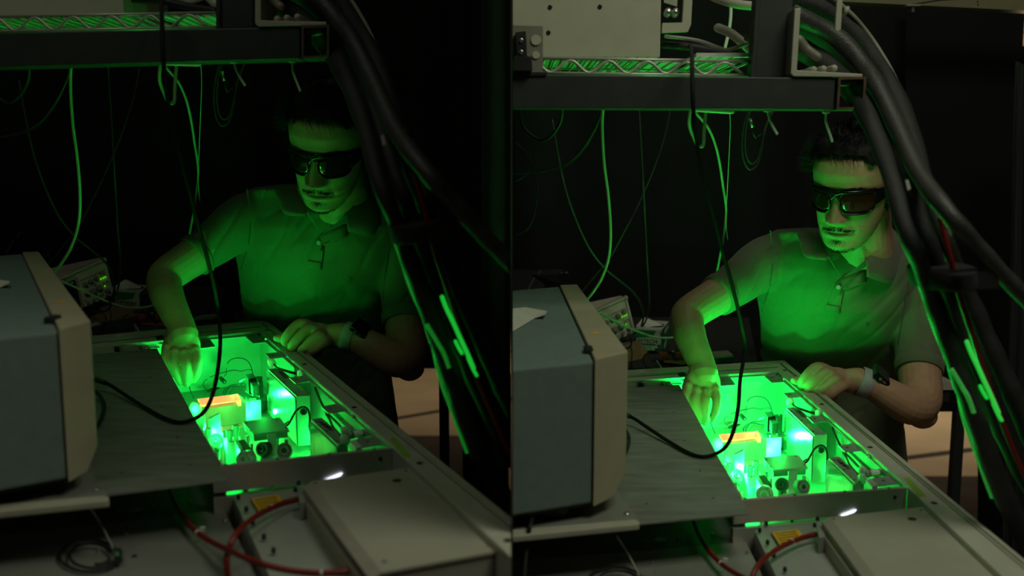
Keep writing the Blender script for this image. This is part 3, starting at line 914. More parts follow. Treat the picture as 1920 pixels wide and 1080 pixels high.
    # wires inside
    def wire(label, pts, r=0.0009, m='cable_dark'):
        o = obj('thin_wire', tube(spline([tp(*p) for p in pts], 6), r, 6), m, smooth=True)
        tag(o, label, 'wire', 'wires inside the laser')
    wire('arched grey wire standing over the actuator', [(426, 682, -0.05), (432, 675, -0.045), (445, 671, -0.045), (460, 674, -0.045), (469, 684, -0.045), (474, 700, -0.05), (474, 715, -0.05)])
    wire('long thin wire swaying across the back wall', [(394, 707, -0.06), (410, 701, -0.06), (428, 696, -0.06), (440, 694, -0.058), (452, 696, -0.055), (466, 693, -0.05), (474, 699, -0.05), (475, 740, -0.07)])
    wire('thin wire looping down to the barrel plug', [(391, 733, -0.1), (385, 728, -0.09), (381, 722, -0.08), (383, 715, -0.07), (389, 711, -0.065)], 0.0007)
    wire('short wire tying the black plug to the long wire', [(420, 706, -0.065), (424, 700, -0.06), (425, 690, -0.055)], 0.0007)
    wire('upper dark wire bridging to the foil strip', [(418, 741, -0.09), (419, 734, -0.085), (425, 727, -0.08), (434, 722, -0.075), (445, 720.5, -0.07), (453, 720, -0.07)], 0.0011, 'cable_black')
    wire('lower dark wire bridging to the foil strip', [(422, 741, -0.09), (424, 733, -0.085), (431, 725, -0.08), (440, 724, -0.078), (450, 726, -0.075), (460, 730, -0.075)], 0.0011, 'cable_black')
    wire('fine straight wire under the bridging wires', [(429, 740, -0.09), (434, 732, -0.085), (440, 725, -0.08)], 0.0006)
    wire('thin wire hanging beside the fingers', [(355, 725, -0.05), (358, 735, -0.055), (363, 746, -0.05)], 0.0008)
    wire('striped heavy cable along the rim by the upper clear boot', [(514, 684, -0.012), (520, 690, -0.012), (532, 694, -0.012), (545, 698, -0.012), (561, 702, -0.010)], 0.0022, 'cable_black')
    wire('black cable bending along the rim between the tabs', [(591, 727, -0.01), (594, 735, -0.012), (599, 748, -0.012), (605, 760, -0.014), (612, 772, -0.016)], 0.0022, 'cable_black')
    wire('outer black cable running to the front clear boots', [(612, 774, -0.014), (622, 783, -0.014), (634, 795, -0.014), (645, 807, -0.012)], 0.0020, 'cable_black')
    wire('inner black cable running to the front clear boots', [(611, 776, -0.014), (617, 785, -0.016), (624, 800, -0.016), (634, 812, -0.014), (645, 823, -0.012)], 0.0020, 'cable_black')
    wire('black cable arching from the shutter housing to the grommet', [(532, 800, -0.045), (541, 795, -0.04), (548, 783, -0.035), (556, 770, -0.03), (568, 763, -0.028), (577, 768, -0.03), (581, 782, -0.04), (580, 800, -0.055), (583, 812, -0.06)], 0.0019, 'cable_black')
    wire('second lead ending at the corner of the shutter housing', [(524, 795, -0.045), (532, 796, -0.043), (541, 790, -0.04)], 0.0014, 'cable_black')
    # clear plastic boots and lamp tube on the right
    def boot(label, c, h, r):
        p = tp(*c, h)
        o = obj('clear_boot', lathe([(-0.004, r), (0.004, r), (0.008, r * 0.8), (0.011, r * 0.45), (0.012, r * 0.2)], p, V((-0.3, -0.5, 0.8)), 18), 'clear_plastic', auto=0.8)
        tag(o, label, 'connector', 'clear connector boots')
    boot('upper clear connector boot beside the tall beam box', (510, 681), -0.014, 0.0075)
    boot('clear connector boot at the rim above the third tab', (566, 703), -0.010, 0.0075)
    boot('upper clear boot by the front panel', (648, 812), -0.010, 0.0060)
    boot('lower clear boot by the front panel', (648, 826), -0.010, 0.0060)
    t = thing('clear_terminal', 'clear terminal block overhanging the front panel', 'terminal', tp(665, 835, -0.01))
    blk('terminal_body', [(655, 828), (664, 823), (678, 837), (667, 841)], 0.002, 0.008, 'clear_plastic', t)
    screw(tp(667, 837, 0.002), 0.0012, 'white_card', t)
    t = thing('flash_lamp', 'translucent horizontal lamp tube near the front corner', 'lamp', tp(680, 812, -0.02))
    obj('lamp_tube', tube([tp(656, 816, -0.012), tp(700, 809, -0.012)], 0.0052, 16), 'clear_plastic', t, smooth=True)
    obj('lamp_cap', tube([tp(653, 816.5, -0.012), tp(661, 815, -0.012)], 0.0058, 16), 'alu', t, smooth=True)
    obj('lamp_band', tube([tp(679, 812.3, -0.012), tp(681, 812, -0.012)], 0.0055, 16), 'anod_black', t, smooth=True)
    t = thing('lamp_shield', 'long ribbed metal shield beside the side rim', 'shield', tp(665, 800, -0.03))
    blk('shield_plate', [(622, 775), (645, 771), (706, 815), (672, 822)], -0.024, 0.002, 'alu', t)
    blk('shield_rib', [(634, 777), (637, 776.5), (690, 814), (686, 815)], -0.022, 0.003, 'alu', t)
    # raised bright wall strip at far back under the cover
    t = thing('corner_plate', 'white glowing corner plate under the edge of the cover sheet', 'plate', tp(283, 650, -0.03))
    blk('plate', [(270, 647), (296, 644), (300, 652), (274, 654)], -0.012, 0.002, 'white_card', t)
    blk('edge_bar', [(259, 647), (263, 646.5), (268, 655), (264, 656)], -0.008, 0.004, 'anod_dark', t)
    # the light itself: scatter of the green beam at the optics
    G = (0.006, 1.0, 0.085)
    k = b.green
    def gl(u, v, h, e, r=0.006):
        p = tp(u, v, h)
        light('green_scatter', 'POINT', p, e * k, G, r)
    gl(512, 772, -0.085, 0.60)
    gl(384, 800, -0.085, 0.42)
    gl(430, 748, -0.085, 1.05)
    gl(440, 690, -0.030, 0.46)
    gl(436, 850, -0.060, 0.30)
    gl(424, 812, -0.060, 0.45)
    gl(604, 824, -0.088, 0.34)
    gl(490, 724, -0.026, 0.16)
    gl(418, 800, -0.030, 0.12)
    def spot(p, e):
        light('green_scatter', 'POINT', p, e * k, G, 0.0025)
    pc = tp(476, 788, -0.072)
    spot(pc + V((-0.006, -0.009, 0.012)), 0.075)
    spot(pc + V((0.006, -0.009, 0.024)), 0.075)
    pc = tp(366, 768, -0.045)
    spot(pc + V((0.004, -0.016, 0.004)), 0.07)
    pc = tp(404, 826, -0.035)
    spot(pc + V((0.002, -0.010, 0.009)), 0.035)
    pc = tp(531, 722, -0.035) + V((-0.010, -0.006, -0.018))
    spot(pc, 0.07)
    gl(285, 650, -0.030, 0.10)
    light('amber_scatter', 'POINT', tp(395, 738, -0.030), 0.005 * k, (1.0, 0.42, 0.05), 0.006)
# ------------------------------------------------------------------ instrument on the near left
def instrument(b):
    ip = lambda u, v, h: PZ(*b.ins(u, v), b.tz + h)
    tp = b.tp
    ex = -90
    h0 = 0.0065
    # tray
    t = thing('instrument_tray', 'pale metal tray with a rolled front lip under the instrument', 'tray', ip(90, 935, 0.004))
    obj('tray_plate', prism([ip(ex, 872, h0 - 0.002), ip(150, 862, h0 - 0.002), ip(204, 929, h0 - 0.002), ip(ex, 957, h0 - 0.002)], 0.002), 'deck', t)
    obj('front_lip', prism([ip(ex, 953, h0), ip(196, 928, h0), ip(204, 931, h0), ip(205, 938, h0), ip(ex, 968, h0)], 0.008), 'cable_white', t, bevel=0.002)
    screw(ip(182, 920, h0 - 0.002), 0.004, 'steel', t, h=0.003)
    t = thing('instrument_case', 'large blue grey instrument case with beige end frame', 'instrument', ip(60, 905, h0))
    hb = 0.026
    c = ip(122, 897, hb)
    ztop = PY(*b.ins(109, 622), c.y).z
    hz = ztop - b.tz
    tq = lambda u, v, dz=0.0: PZ(*b.ins(u, v), ztop + dz)
    f0 = tq(109, 622)
    r0 = tq(168, 607)
    k0, k1 = tq(41, 476), tq(72, 475)
    lt = tq(ex, 642)
    lk = tq(ex, 487)
    obj('case_body', prism([lk, k0, f0, lt], hz - hb), 'ins_blue', t, bevel=0.003)
    # bezel: end frame with chamfered lower corner
    up = V((0, 0, 0.004))
    nn = (lt - f0).normalized()
    n = V((nn.y, -nn.x, 0))
    if n.y > 0:
        n = -n
    H = hz - hb
    a = f0 + n * 0.004
    c2 = r0 + n * 0.004
    dn = V((0, 0, -1))
    w = (c2 - a)
    poly = [a + up, c2 + up, c2 + dn * (H * 0.86), a + w * 0.62 + dn * (H + 0.002), a + dn * (H + 0.004)]
    back = [k0 - f0 for _ in poly]
    kk = k0 - f0
    obj('end_frame', (lambda A, B: (A + B, [(0, 1, 2, 3, 4), (9, 8, 7, 6, 5)] + [(i, (i + 1) % 5, 5 + (i + 1) % 5, 5 + i) for i in range(5)]))(poly, [p + kk + (k1 - k0 - w) * (1 if i in (1, 2, 3) else 0) * (0.62 if i == 3 else 1) for i, p in enumerate(poly)]), 'ins_bezel', t, bevel=0.002)
    s = tq(106, 570, 0.0045)
    obj('stain', lathe([(0, 0.007), (0.0002, 0.006)], tq(112, 566, 0.0043), sides=14), 'sticker_yellow', t)
    # latch
    obj('latch', box(tq(99, 600, 0.003), (0.012, 0.022, 0.010)), 'anod_black', t, bevel=0.003)
    # rubber foot
    m = ip(45, 903, hb)
    q = [ip(8, 904, hb), ip(84, 896, hb), ip(70, 926, h0), ip(26, 931, h0)]
    y0 = ip(45, 922, h0).y
    tr = [V((p.x, y0, z)) for p, z in zip([PY(*b.ins(6, 905), y0), PY(*b.ins(84, 898), y0), PY(*b.ins(68, 924), y0), PY(*b.ins(28, 928), y0)], (b.tz + hb, b.tz + hb, b.tz + h0, b.tz + h0))]
    obj('foot', prism(tr, 0.03, V((0, 1, 0))), 'ins_foot', t)
    obj('underside', prism([p + dn * (H - 0.001) + V((0, 0.006, 0)) for p in (lk, k0, f0, lt)], 0.006), 'black_metal', t)
    # note
    if b is R:
        q = [(930, 582), (985, 576), (1026, 583), (1022, 590), (1003, 596), (930, 640)]
        pts = [PZ(u, v, ztop + 0.002 + (0.006 if i in (2, 3) else 0)) for i, (u, v) in enumerate(q)]
    else:
        q = [(-70, 524), (-20, 522), (19, 527), (16, 532), (4, 537), (-60, 566)]
        pts = [PZ(u, v, ztop + 0.002 + (0.006 if i in (2, 3) else 0)) for i, (u, v) in enumerate(q)]
    o = obj('paper_note', prism(pts, 0.0006), 'paper')
    tag(o, 'curled white paper note on top of the instrument case', 'paper')
    # cables at the instrument
    def cab(nm, label, pts, r, m, cat='cable'):
        o = obj(nm, tube(spline(pts, 8), r, 10), m, smooth=True)
        tag(o, label, cat)
    P = lambda u, v, y: PY(*b.hang(u, v), y)
    T = lambda u, v, h: tp(u, v, h)
    tk = thing('black_lead', 'long black lead swooping from the shelf across the cover sheet', 'cable', T(300, 780, 0.004))
    pts = [P(299, -8, 1.62), P(301, -6, 1.5), P(303, 12, 1.38), P(304, 50, 1.29), P(307, 120, 1.27), P(315, 190, 1.30), P(335, 280, 1.34), P(363, 390, 1.40), P(385, 470, 1.45), P(401, 535, 1.50), P(410, 590, 1.54)]
    pts += [T(413, 640, 0.10), T(409, 690, 0.07), T(400, 735, 0.045), T(386, 768, 0.02), T(365, 785, 0.009), T(338, 792, 0.007), T(310, 785, 0.007), T(275, 766, 0.008), T(240, 744, 0.012), T(208, 723, 0.018), T(186, 713, 0.022)]
    obj('lead', tube(spline(pts, 6), [0.0030] * (6 * (len(pts) - 1) + 1), 10), 'lead_black', tk, smooth=True)
    obj('strain_relief', tube([T(198, 718, 0.02), T(178, 711, 0.024)], 0.0042, 10), 'anod_black', tk)
    cab('short_lead', 'short black lead curling down beside the beige end frame', [T(170, 728, 0.02), T(184, 738, 0.014), T(193, 752, 0.008), T(195, 765, 0.006), T(190, 785, 0.006), T(180, 802, 0.006)], 0.0028, 'cable_black')
    if b is R:
        cab('mains_lead', 'black lead dropping over the tray lip at the picture centre', [PZ(1000, 960, b.tz + 0.016), PZ(997, 975, b.tz + 0.016), PZ(993, 992, b.tz + 0.012), PZ(990, 1015, b.tz - 0.01), PZ(986, 1045, b.tz - 0.02), PZ(982, 1095, b.tz - 0.03)], 0.0024, 'cable_black')

# ------------------------------------------------------------------ overhead shelf
def shelf(b):
    P = lambda u, v, y: PY(*b.top(u, v), y)
    Y = 1.45
    ex = -60 if b is L else -48
    t = thing('shelf_beam', 'dark green square steel beam of the overhead rack', 'beam', P(300, 110, Y))
    q = [P(ex, 62.5, Y), P(562, 50, Y), P(562, 110, Y), P(ex, 127, Y)]
    obj('beam', prism(q, 0.05, V((0, 1, 0))), 'paint_green', t, bevel=0.002)
    # open end of the tube running back
    o, i_ = [(566, 49), (618, 46), (618, 108), (566, 110)], [(570.5, 53.5), (613.5, 51), (613.5, 103.5), (570.5, 105.5)]
    A = [P(u, v, Y - 0.002) for u, v in o]
    B = [P(u, v, Y - 0.002) for u, v in i_]
    back = V((0, 0.05, 0))
    vs_ = A + B + [p + back for p in A] + [p + back for p in B]
    fs = []
    for k in range(4):
        k2 = (k + 1) % 4
        fs += [(k, k2, 4 + k2, 4 + k), (k, 8 + k, 8 + k2, k2), (4 + k, 4 + k2, 12 + k2, 12 + k), (8 + k, 12 + k, 12 + k2, 8 + k2)]
    s = thing('rack_tube', 'open ended rusty square tube at the end of the beam', 'tube', P(592, 110, Y))
    obj('tube_wall', (vs_, fs), 'paint_green', s)
    rim = A + B + [p + V((0, 0.003, 0)) for p in A] + [p + V((0, 0.003, 0)) for p in B]
    rim = [p - V((0, 0.0035, 0)) for p in rim]
    obj('rim', (rim, fs), 'rust', s)
    obj('inner_strip', prism([P(571, 57, Y + 0.02), P(602, 55, Y + 0.02), P(602, 61, Y + 0.02), P(571, 63, Y + 0.02)], 0.03, V((0, 1, 0))), 'bracket', s)
    obj('inner_bolt', ellipsoid(P(578, 72, Y + 0.03), (0.004, 0.004, 0.003), nu=8, nv=6), 'bracket', s)
    # post
    t = thing('rack_post', 'dark upright rack post standing on the beam', 'post', P(440, 48, Y + 0.03))
    obj('post', prism([P(411, -300, Y + 0.03), P(474, -301, Y + 0.03), P(474, 52, Y + 0.03), P(411, 54, Y + 0.03)], 0.05, V((0, 1, 0))), 'paint_green', t, bevel=0.002)
    obj('post_flange', prism([P(405, -300, Y + 0.025), P(412, -300, Y + 0.025), P(412, 54, Y + 0.025), P(405, 54, Y + 0.025)], 0.006, V((0, 1, 0))), 'paint_green', t)
    # L bracket
    t = thing('angle_bracket_strip', 'pale grey L shaped steel angle standing on the rack tube', 'bracket', P(545, 48, Y))
    leg = [P(478, -78, Y - 0.004), P(489, -80, Y - 0.004), P(489, 38, Y - 0.004), P(612, 41, Y - 0.004), P(612, 47, Y - 0.004), P(484, 49.5, Y - 0.004), P(478, 44, Y - 0.004)]
    obj('angle', prism(leg, 0.10, V((0, 1, 0))), 'bracket', t, bevel=0.001)
    o = obj('hanging_strap', prism([P(556, -200, Y - 0.03), P(566, -200, Y - 0.03), P(566, -42, Y - 0.03), P(561, -38, Y - 0.03), P(556, -42, Y - 0.03)], 0.006, V((0, 1, 0))), 'bracket')
    tag(o, 'pale vertical strap hanging beside the hoses above the rack tube', 'strap')
    # wire shelf with zig-zag truss
    t = thing('wire_shelf', 'chrome wire shelf with zigzag front truss on the beam', 'shelf', P(200, 56, Y + 0.1))
    ys = Y + 0.07
    rt, rb = (lambda u: 31 - 0.017 * u), (lambda u: 59 - 0.02 * u)
    x0 = -72 if b is L else -50
    obj('top_wire', tube([P(x0, rt(x0), ys), P(404, rt(404), ys)], 0.0026, 8), 'wire', t, smooth=True)
    obj('bottom_wire', tube([P(x0, rb(x0), ys), P(404, rb(404), ys)], 0.0026, 8), 'wire', t, smooth=True)
    zz = []
    k = 0
    u = -43
    while u < 404:
        zz.append((u, rb(u) - 1 if k % 2 == 0 else rt(u) + 3))
        u += 36
        k += 1
    obj('zigzag_wire', tube(spline([P(*p, ys) for p in zz], 5), 0.0026, 8), 'wire', t, smooth=True)
    for k in range(24):
        u = x0 + 6 + k * 20
        if u > 404:
            break
        a = P(u, rt(u) + 3, ys)
        obj('deck_wire', tube([a, a + V((0, 0.30, 0))], 0.0018, 6), 'wire', t, smooth=True)
    a, c = P(x0, rt(x0) + 2, ys), P(404, rt(404) + 2, ys)
    obj('rear_wire', tube([a + V((0, 0.30, 0)), c + V((0, 0.30, 0))], 0.0026, 8), 'wire', t, smooth=True)
    obj('cross_wire', tube([a + V((0, 0.15, 0)), c + V((0, 0.15, 0))], 0.0022, 8), 'wire', t, smooth=True)
    z0 = a.z + 0.004
    # white chassis standing on it
    t = thing('white_chassis', 'cream painted electronics chassis standing on the wire shelf', 'chassis', P(120, 28, ys))
    e0 = x0 if b is L else -46
    pr = P(232, 24, ys + 0.02)
    pl = P(e0, 28, ys + 0.02)
    zt = pr.z + 0.30
    obj('front_panel', prism([V((pl.x, ys + 0.02, z0)), V((pr.x, ys + 0.02, z0)), V((pr.x, ys + 0.02, zt)), V((pl.x, ys + 0.02, zt))], 0.20, V((0, 1, 0))), 'chassis', t, bevel=0.002)
    for u, v in ((21, -66), (114, -70), (21, -18)):
        screw(P(u, v, ys + 0.0195), 0.0035, 'dark_screw', t, axis=V((0, -1, 0)), h=0.001)
    q = [(232, -130), (284, -130), (286, -42), (280, -28), (232, -24)]
    qi = [(236, -130), (268, -130), (268, -46), (236, -43)]
    fr = lambda pts, y: [P(u, v, y) for u, v in pts]
    yb = ys + 0.03
    obj('side_flange', prism(fr([(270, -200), (285, -200), (286, -42), (281, -28), (270, -30)], yb), 0.01, V((0, 1, 0))), 'chassis', t)
    obj('side_flange', prism(fr([(233, -43), (270, -45), (270, -30), (281, -28), (233, -25)], yb), 0.01, V((0, 1, 0))), 'chassis', t)
    obj('inner_panel', prism(fr([(233, -200), (258, -200), (258, -75), (233, -82)], yb + 0.08), 0.004, V((0, 1, 0))), 'bracket', t)
    for u, v in ((240, -60), (254, -60)):
        obj('knob', lathe([(0, 0.006), (0.012, 0.006), (0.014, 0.004)], P(u, v, yb + 0.03), V((0, -1, 0.2)), 14), 'steel', t, smooth=True)
    # things on the shelf and green-lit undersides
    zb = z0 + 0.001
    def slab(nm, label, u0, u1, y0, y1, th, m, cat):
        p0, p1 = P(u0, 28, ys), P(u1, 28, ys)
        k0 = y0 / ys
        k1 = 1.0
        o = obj(nm, prism([V((p0.x * k0, y0, zb)), V((p1.x * k0, y0, zb)), V((p1.x * k0, y1, zb)), V((p0.x * k0, y1, zb))], th, V((0, 0, 1))), m)
        tag(o, label, cat)
    slab('foam_board', 'white board on the wire shelf lit from below', 300, 404, ys + 0.02, ys + 0.28, 0.006, 'foam', 'board')
    slab('foam_board', 'small pale tray on the wire shelf beside the chassis', 205, 290, ys + 0.12, ys + 0.28, 0.006, 'foam', 'board')
    slab('foam_board', 'narrow pale strip on the wire shelf under the chassis edge', 118, 190, ys + 0.20, ys + 0.29, 0.004, 'foam', 'board')
    def cab(nm, label, pts, r, m):
        o = obj(nm, tube(spline(pts, 8), r, 10, round_ends=True), m, smooth=True)
        tag(o, label, 'cable')
    cab('shelf_cable', 'flat black cable slanting along the wire shelf', [P(236, -2, ys + 0.06), P(300, 2, ys + 0.05), P(350, 12, ys + 0.05), P(402, 20, ys + 0.04)], 0.006, 'cable_black')
    cab('shelf_cable', 'grey cable lying over the flat black cable', [P(240, -18, ys + 0.1), P(300, -12, ys + 0.1), P(340, 0, ys + 0.1), P(360, 3, ys + 0.1), P(410, -14, ys + 0.1)], 0.003, 'cable_grey')
    cab('shelf_hose', 'stubby pale hose end resting by the rack post', [P(337, -37, ys + 0.12), P(360, -28, ys + 0.12), P(385, -10, ys + 0.11), P(405, 8, ys + 0.1)], 0.0075, 'bracket')
    cab('shelf_hose', 'thick pale hose sagging above the wire shelf', [P(305, -104, ys + 0.14), P(340, -90, ys + 0.14), P(375, -82, ys + 0.14), P(420, -80, ys + 0.14)], 0.0075, 'chassis')
    cab('shelf_wire', 'pale vertical wire rising behind the thick pale hose', [P(352, 0, ys + 0.3), P(357, -30, ys + 0.3), P(359, -60, ys + 0.3), P(357, -110, ys + 0.3), P(357, -200, ys + 0.3)], 0.0032, 'cable_clear')
    for k, (u, v, lb) in enumerate(((538, 34, 'pale round cable end on the steel angle'), (558, 32, 'second pale round cable end on the steel angle'), (520, 36, 'lumpy pale cable end against the steel angle'))):
        p = P(u, v, Y + 0.01)
        if b is R or True:
            o = obj('cable_end', tube([p, p + V((0, 0.09, 0.0))], 0.0052, 12, round_ends=True), 'cable_white', smooth=True)
            tag(o, lb, 'cable')
    cab('shelf_cable', 'grey cable with a pale tip above the steel angle', [P(490, -20, Y + 0.03), P(505, -3, Y + 0.03), P(526, 12, Y + 0.02)], 0.0065, 'cable_lightgrey')
    if b is R:
        t = thing('outlet_plate', 'perforated metal plate with a black outlet block on the beam', 'outlet', PY(985, 136, Y))
        obj('plate', prism([PY(940, 47, Y), PY(1018, 49, Y), PY(1018, 136, Y), PY(940, 139, Y)], 0.003, V((0, 1, 0))), 'cable_lightgrey', t)
        obj('outlet', prism([PY(966, 62, Y - 0.001), PY(986, 60, Y - 0.001), PY(988, 106, Y - 0.001), PY(997, 108, Y - 0.001), PY(998, 134, Y - 0.001), PY(962, 134, Y - 0.001), PY(963, 108, Y - 0.001), PY(969, 106, Y - 0.001)], 0.012, V((0, -1, 0))), 'anod_black', t, bevel=0.001)
        for u, v, r in ((1005, 75, 0.0075), (1005, 103, 0.0055)):
            obj('hole', lathe([(0, r), (0.001, r)], PY(u, v, Y - 0.001), V((0, -1, 0)), 18), 'chassis', t)
        for u, v in ((977, 76), (977, 98)):
            screw(PY(u, v, Y - 0.0135), 0.0032, 'steel', t, axis=V((0, -1, 0)))
        obj('base', prism([PY(950, 136, Y - 0.003), PY(1025, 135, Y - 0.003), PY(1025, 141, Y - 0.003), PY(950, 143, Y - 0.003)], 0.02, V((0, 1, 0))), 'anod_black', t)
    # zip ties below
    def zt_(label, pts, u0, v0):
        t = thing('cable_tie', label, 'cable tie', P(u0, v0, Y + 0.02))
        obj('tail', tube(spline([P(*p, Y + 0.02) for p in pts], 6), 0.0019, 6), 'zip', t, smooth=True)
        obj('head', box(P(u0, v0, Y + 0.02), (0.010, 0.008, 0.007)), 'zip', t, bevel=0.001)
    zt_('white cable tie tail hanging over the hair of the man', [(548, 112), (548.5, 128), (550, 136), (556, 152), (563.5, 171)], 548, 113)
    zt_('white cable tie tail beside the dark cable loops', [(438, 113), (441, 124), (444, 133), (452, 148), (460, 160)], 438, 114)
    # flat green-lit fittings under the beam
    o = obj('conduit', tube([P(300, 117, Y + 0.035), P(372, 119, Y + 0.035)], 0.0045, 10, round_ends=True), 'cable_clear', smooth=True)
    tag(o, 'pale conduit clipped under the beam, lit green', 'conduit')
    o = obj('conduit', tube([P(200, 119, Y + 0.06), P(290, 117, Y + 0.06)], 0.002, 8), 'cable_clear', smooth=True)
    tag(o, 'thin pale conduit under the left run of the beam', 'conduit')

# ------------------------------------------------------------------ hanging cables
def hanging(b):
    P = lambda u, v, y: PY(*b.hang(u, v), y)
    def cab(label, pts, y0, y1, r, m, nm='hanging_cable'):
        n = len(pts)
        W = [P(u, v, y0 + (y1 - y0) * i / (n - 1)) for i, (u, v) in enumerate(pts)]
        o = obj(nm, tube(spline(W, 8), r, 8), m, smooth=True)
        tag(o, label, 'cable', 'cables hanging under the beam')
        return o
    cab('pale thick cable hanging in a long curve beside the instrument', [(134, 110), (132, 160), (136, 230), (145, 300), (150, 370), (147, 420), (135, 460), (118, 490), (94, 522)], 1.75, 1.9, 0.0030, 'cable_white')
    cab('pale U shaped cable loop hanging under the beam', [(303, 108), (299, 140), (301, 158), (308, 175), (314, 189), (321, 194), (327, 188), (328, 160), (332, 108)], 1.62, 1.70, 0.0030, 'cable_white')
    cab('pale cable dropping behind the sleeve of the man', [(302, 108), (312, 127), (335, 155), (350, 190), (359, 230), (365, 270), (371, 310), (371, 335), (366, 380), (359, 420), (354, 450), (352, 480)], 1.75, 2.3, 0.0026, 'cable_white')
    cab('thin twisted green lit wire behind the black lead', [(376, 110), (378, 150), (377, 190), (375, 240), (373, 290), (371, 330), (373, 360), (375, 378)], 1.8, 2.1, 0.0010, 'cable_grey')
    cab('outer dark cable loop hanging near the head', [(415, 105), (404, 150), (401, 190), (406, 222), (417, 236), (430, 226), (439, 195), (445, 150), (468, 105)], 1.8, 1.85, 0.0018, 'cable_dark')
    cab('inner dark cable loop hanging near the head', [(419, 105), (409, 150), (407, 190), (412, 215), (421, 224), (431, 214), (440, 180), (447, 150), (462, 105)], 1.86, 1.9, 0.0018, 'cable_dark')
    t = thing('silver_connector', 'silver cable connector hanging by the dark loops', 'connector', P(420, 160, 1.75))
    obj('body', tube([P(416, 134, 1.75), P(421, 152, 1.75)], 0.0034, 10), 'steel', t, smooth=True)
    obj('boot', tube(spline([P(421, 152, 1.75), P(423, 165, 1.75), P(428, 172, 1.76), (P(437, 166, 1.78))], 5), 0.0018, 8), 'anod_black', t, smooth=True)
    cab('thin black cable sagging to the edge of the picture', [(131, 118), (127, 145), (108, 185), (88, 215), (66, 236), (38, 248), (0, 257), (-60, 262)], 1.8, 1.9, 0.0014, 'cable_dark')
    cab('second thin cable running beside the sagging one', [(133, 118), (124, 155), (108, 190), (88, 219), (66, 240), (38, 252), (0, 258), (-60, 264)], 1.85, 1.95, 0.0010, 'cable_dark')
    cab('dark cable loop below the outer end of the beam', [(55, 108), (54, 145), (47, 165), (35, 182), (20, 192), (5, 189), (-20, 165), (-30, 110)], 1.8, 1.9, 0.0030, 'cable_dark')
    cab('dark straight cable dropping to the oscilloscope', [(202, 108), (205, 160), (209, 220), (213, 290), (217, 360), (221, 430), (225, 480), (225, 520), (219, 545), (208, 562), (196, 570)], 2.2, 2.42, 0.0024, 'cable_dark')
    cab('dark slanting cable crossing the background', [(264, 108), (257, 155), (244, 205), (225, 260), (202, 315), (178, 365), (150, 420), (120, 460), (88, 500)], 2.3, 2.4, 0.0020, 'cable_dark')
    cab('dark cable curving down over the oscilloscope corner', [(36, 150), (48, 220), (62, 285), (82, 345), (110, 405), (140, 443), (170, 468), (194, 488), (210, 512), (215, 535), (211, 556)], 2.2, 2.36, 0.0026, 'cable_dark')
    cab('pale cable drooping in front of the oscilloscope', [(92, 518), (110, 525), (140, 538), (175, 554), (205, 567), (235, 576), (265, 577), (292, 571), (310, 562)], 2.15, 2.25, 0.0026, 'cable_white')
    if b is R:
        cab('thin green edged cable bowing in at the picture centre', [(-36, 196), (-12, 220), (5, 262), (8, 300), (2, 345), (-12, 372), (-34, 385)], 1.9, 1.9, 0.0014, 'cable_dark')
        cab('small dark cable bend at the picture centre', [(-6, 205), (-8, 240), (-14, 262), (-34, 276)], 1.95, 1.95, 0.0013, 'cable_dark')

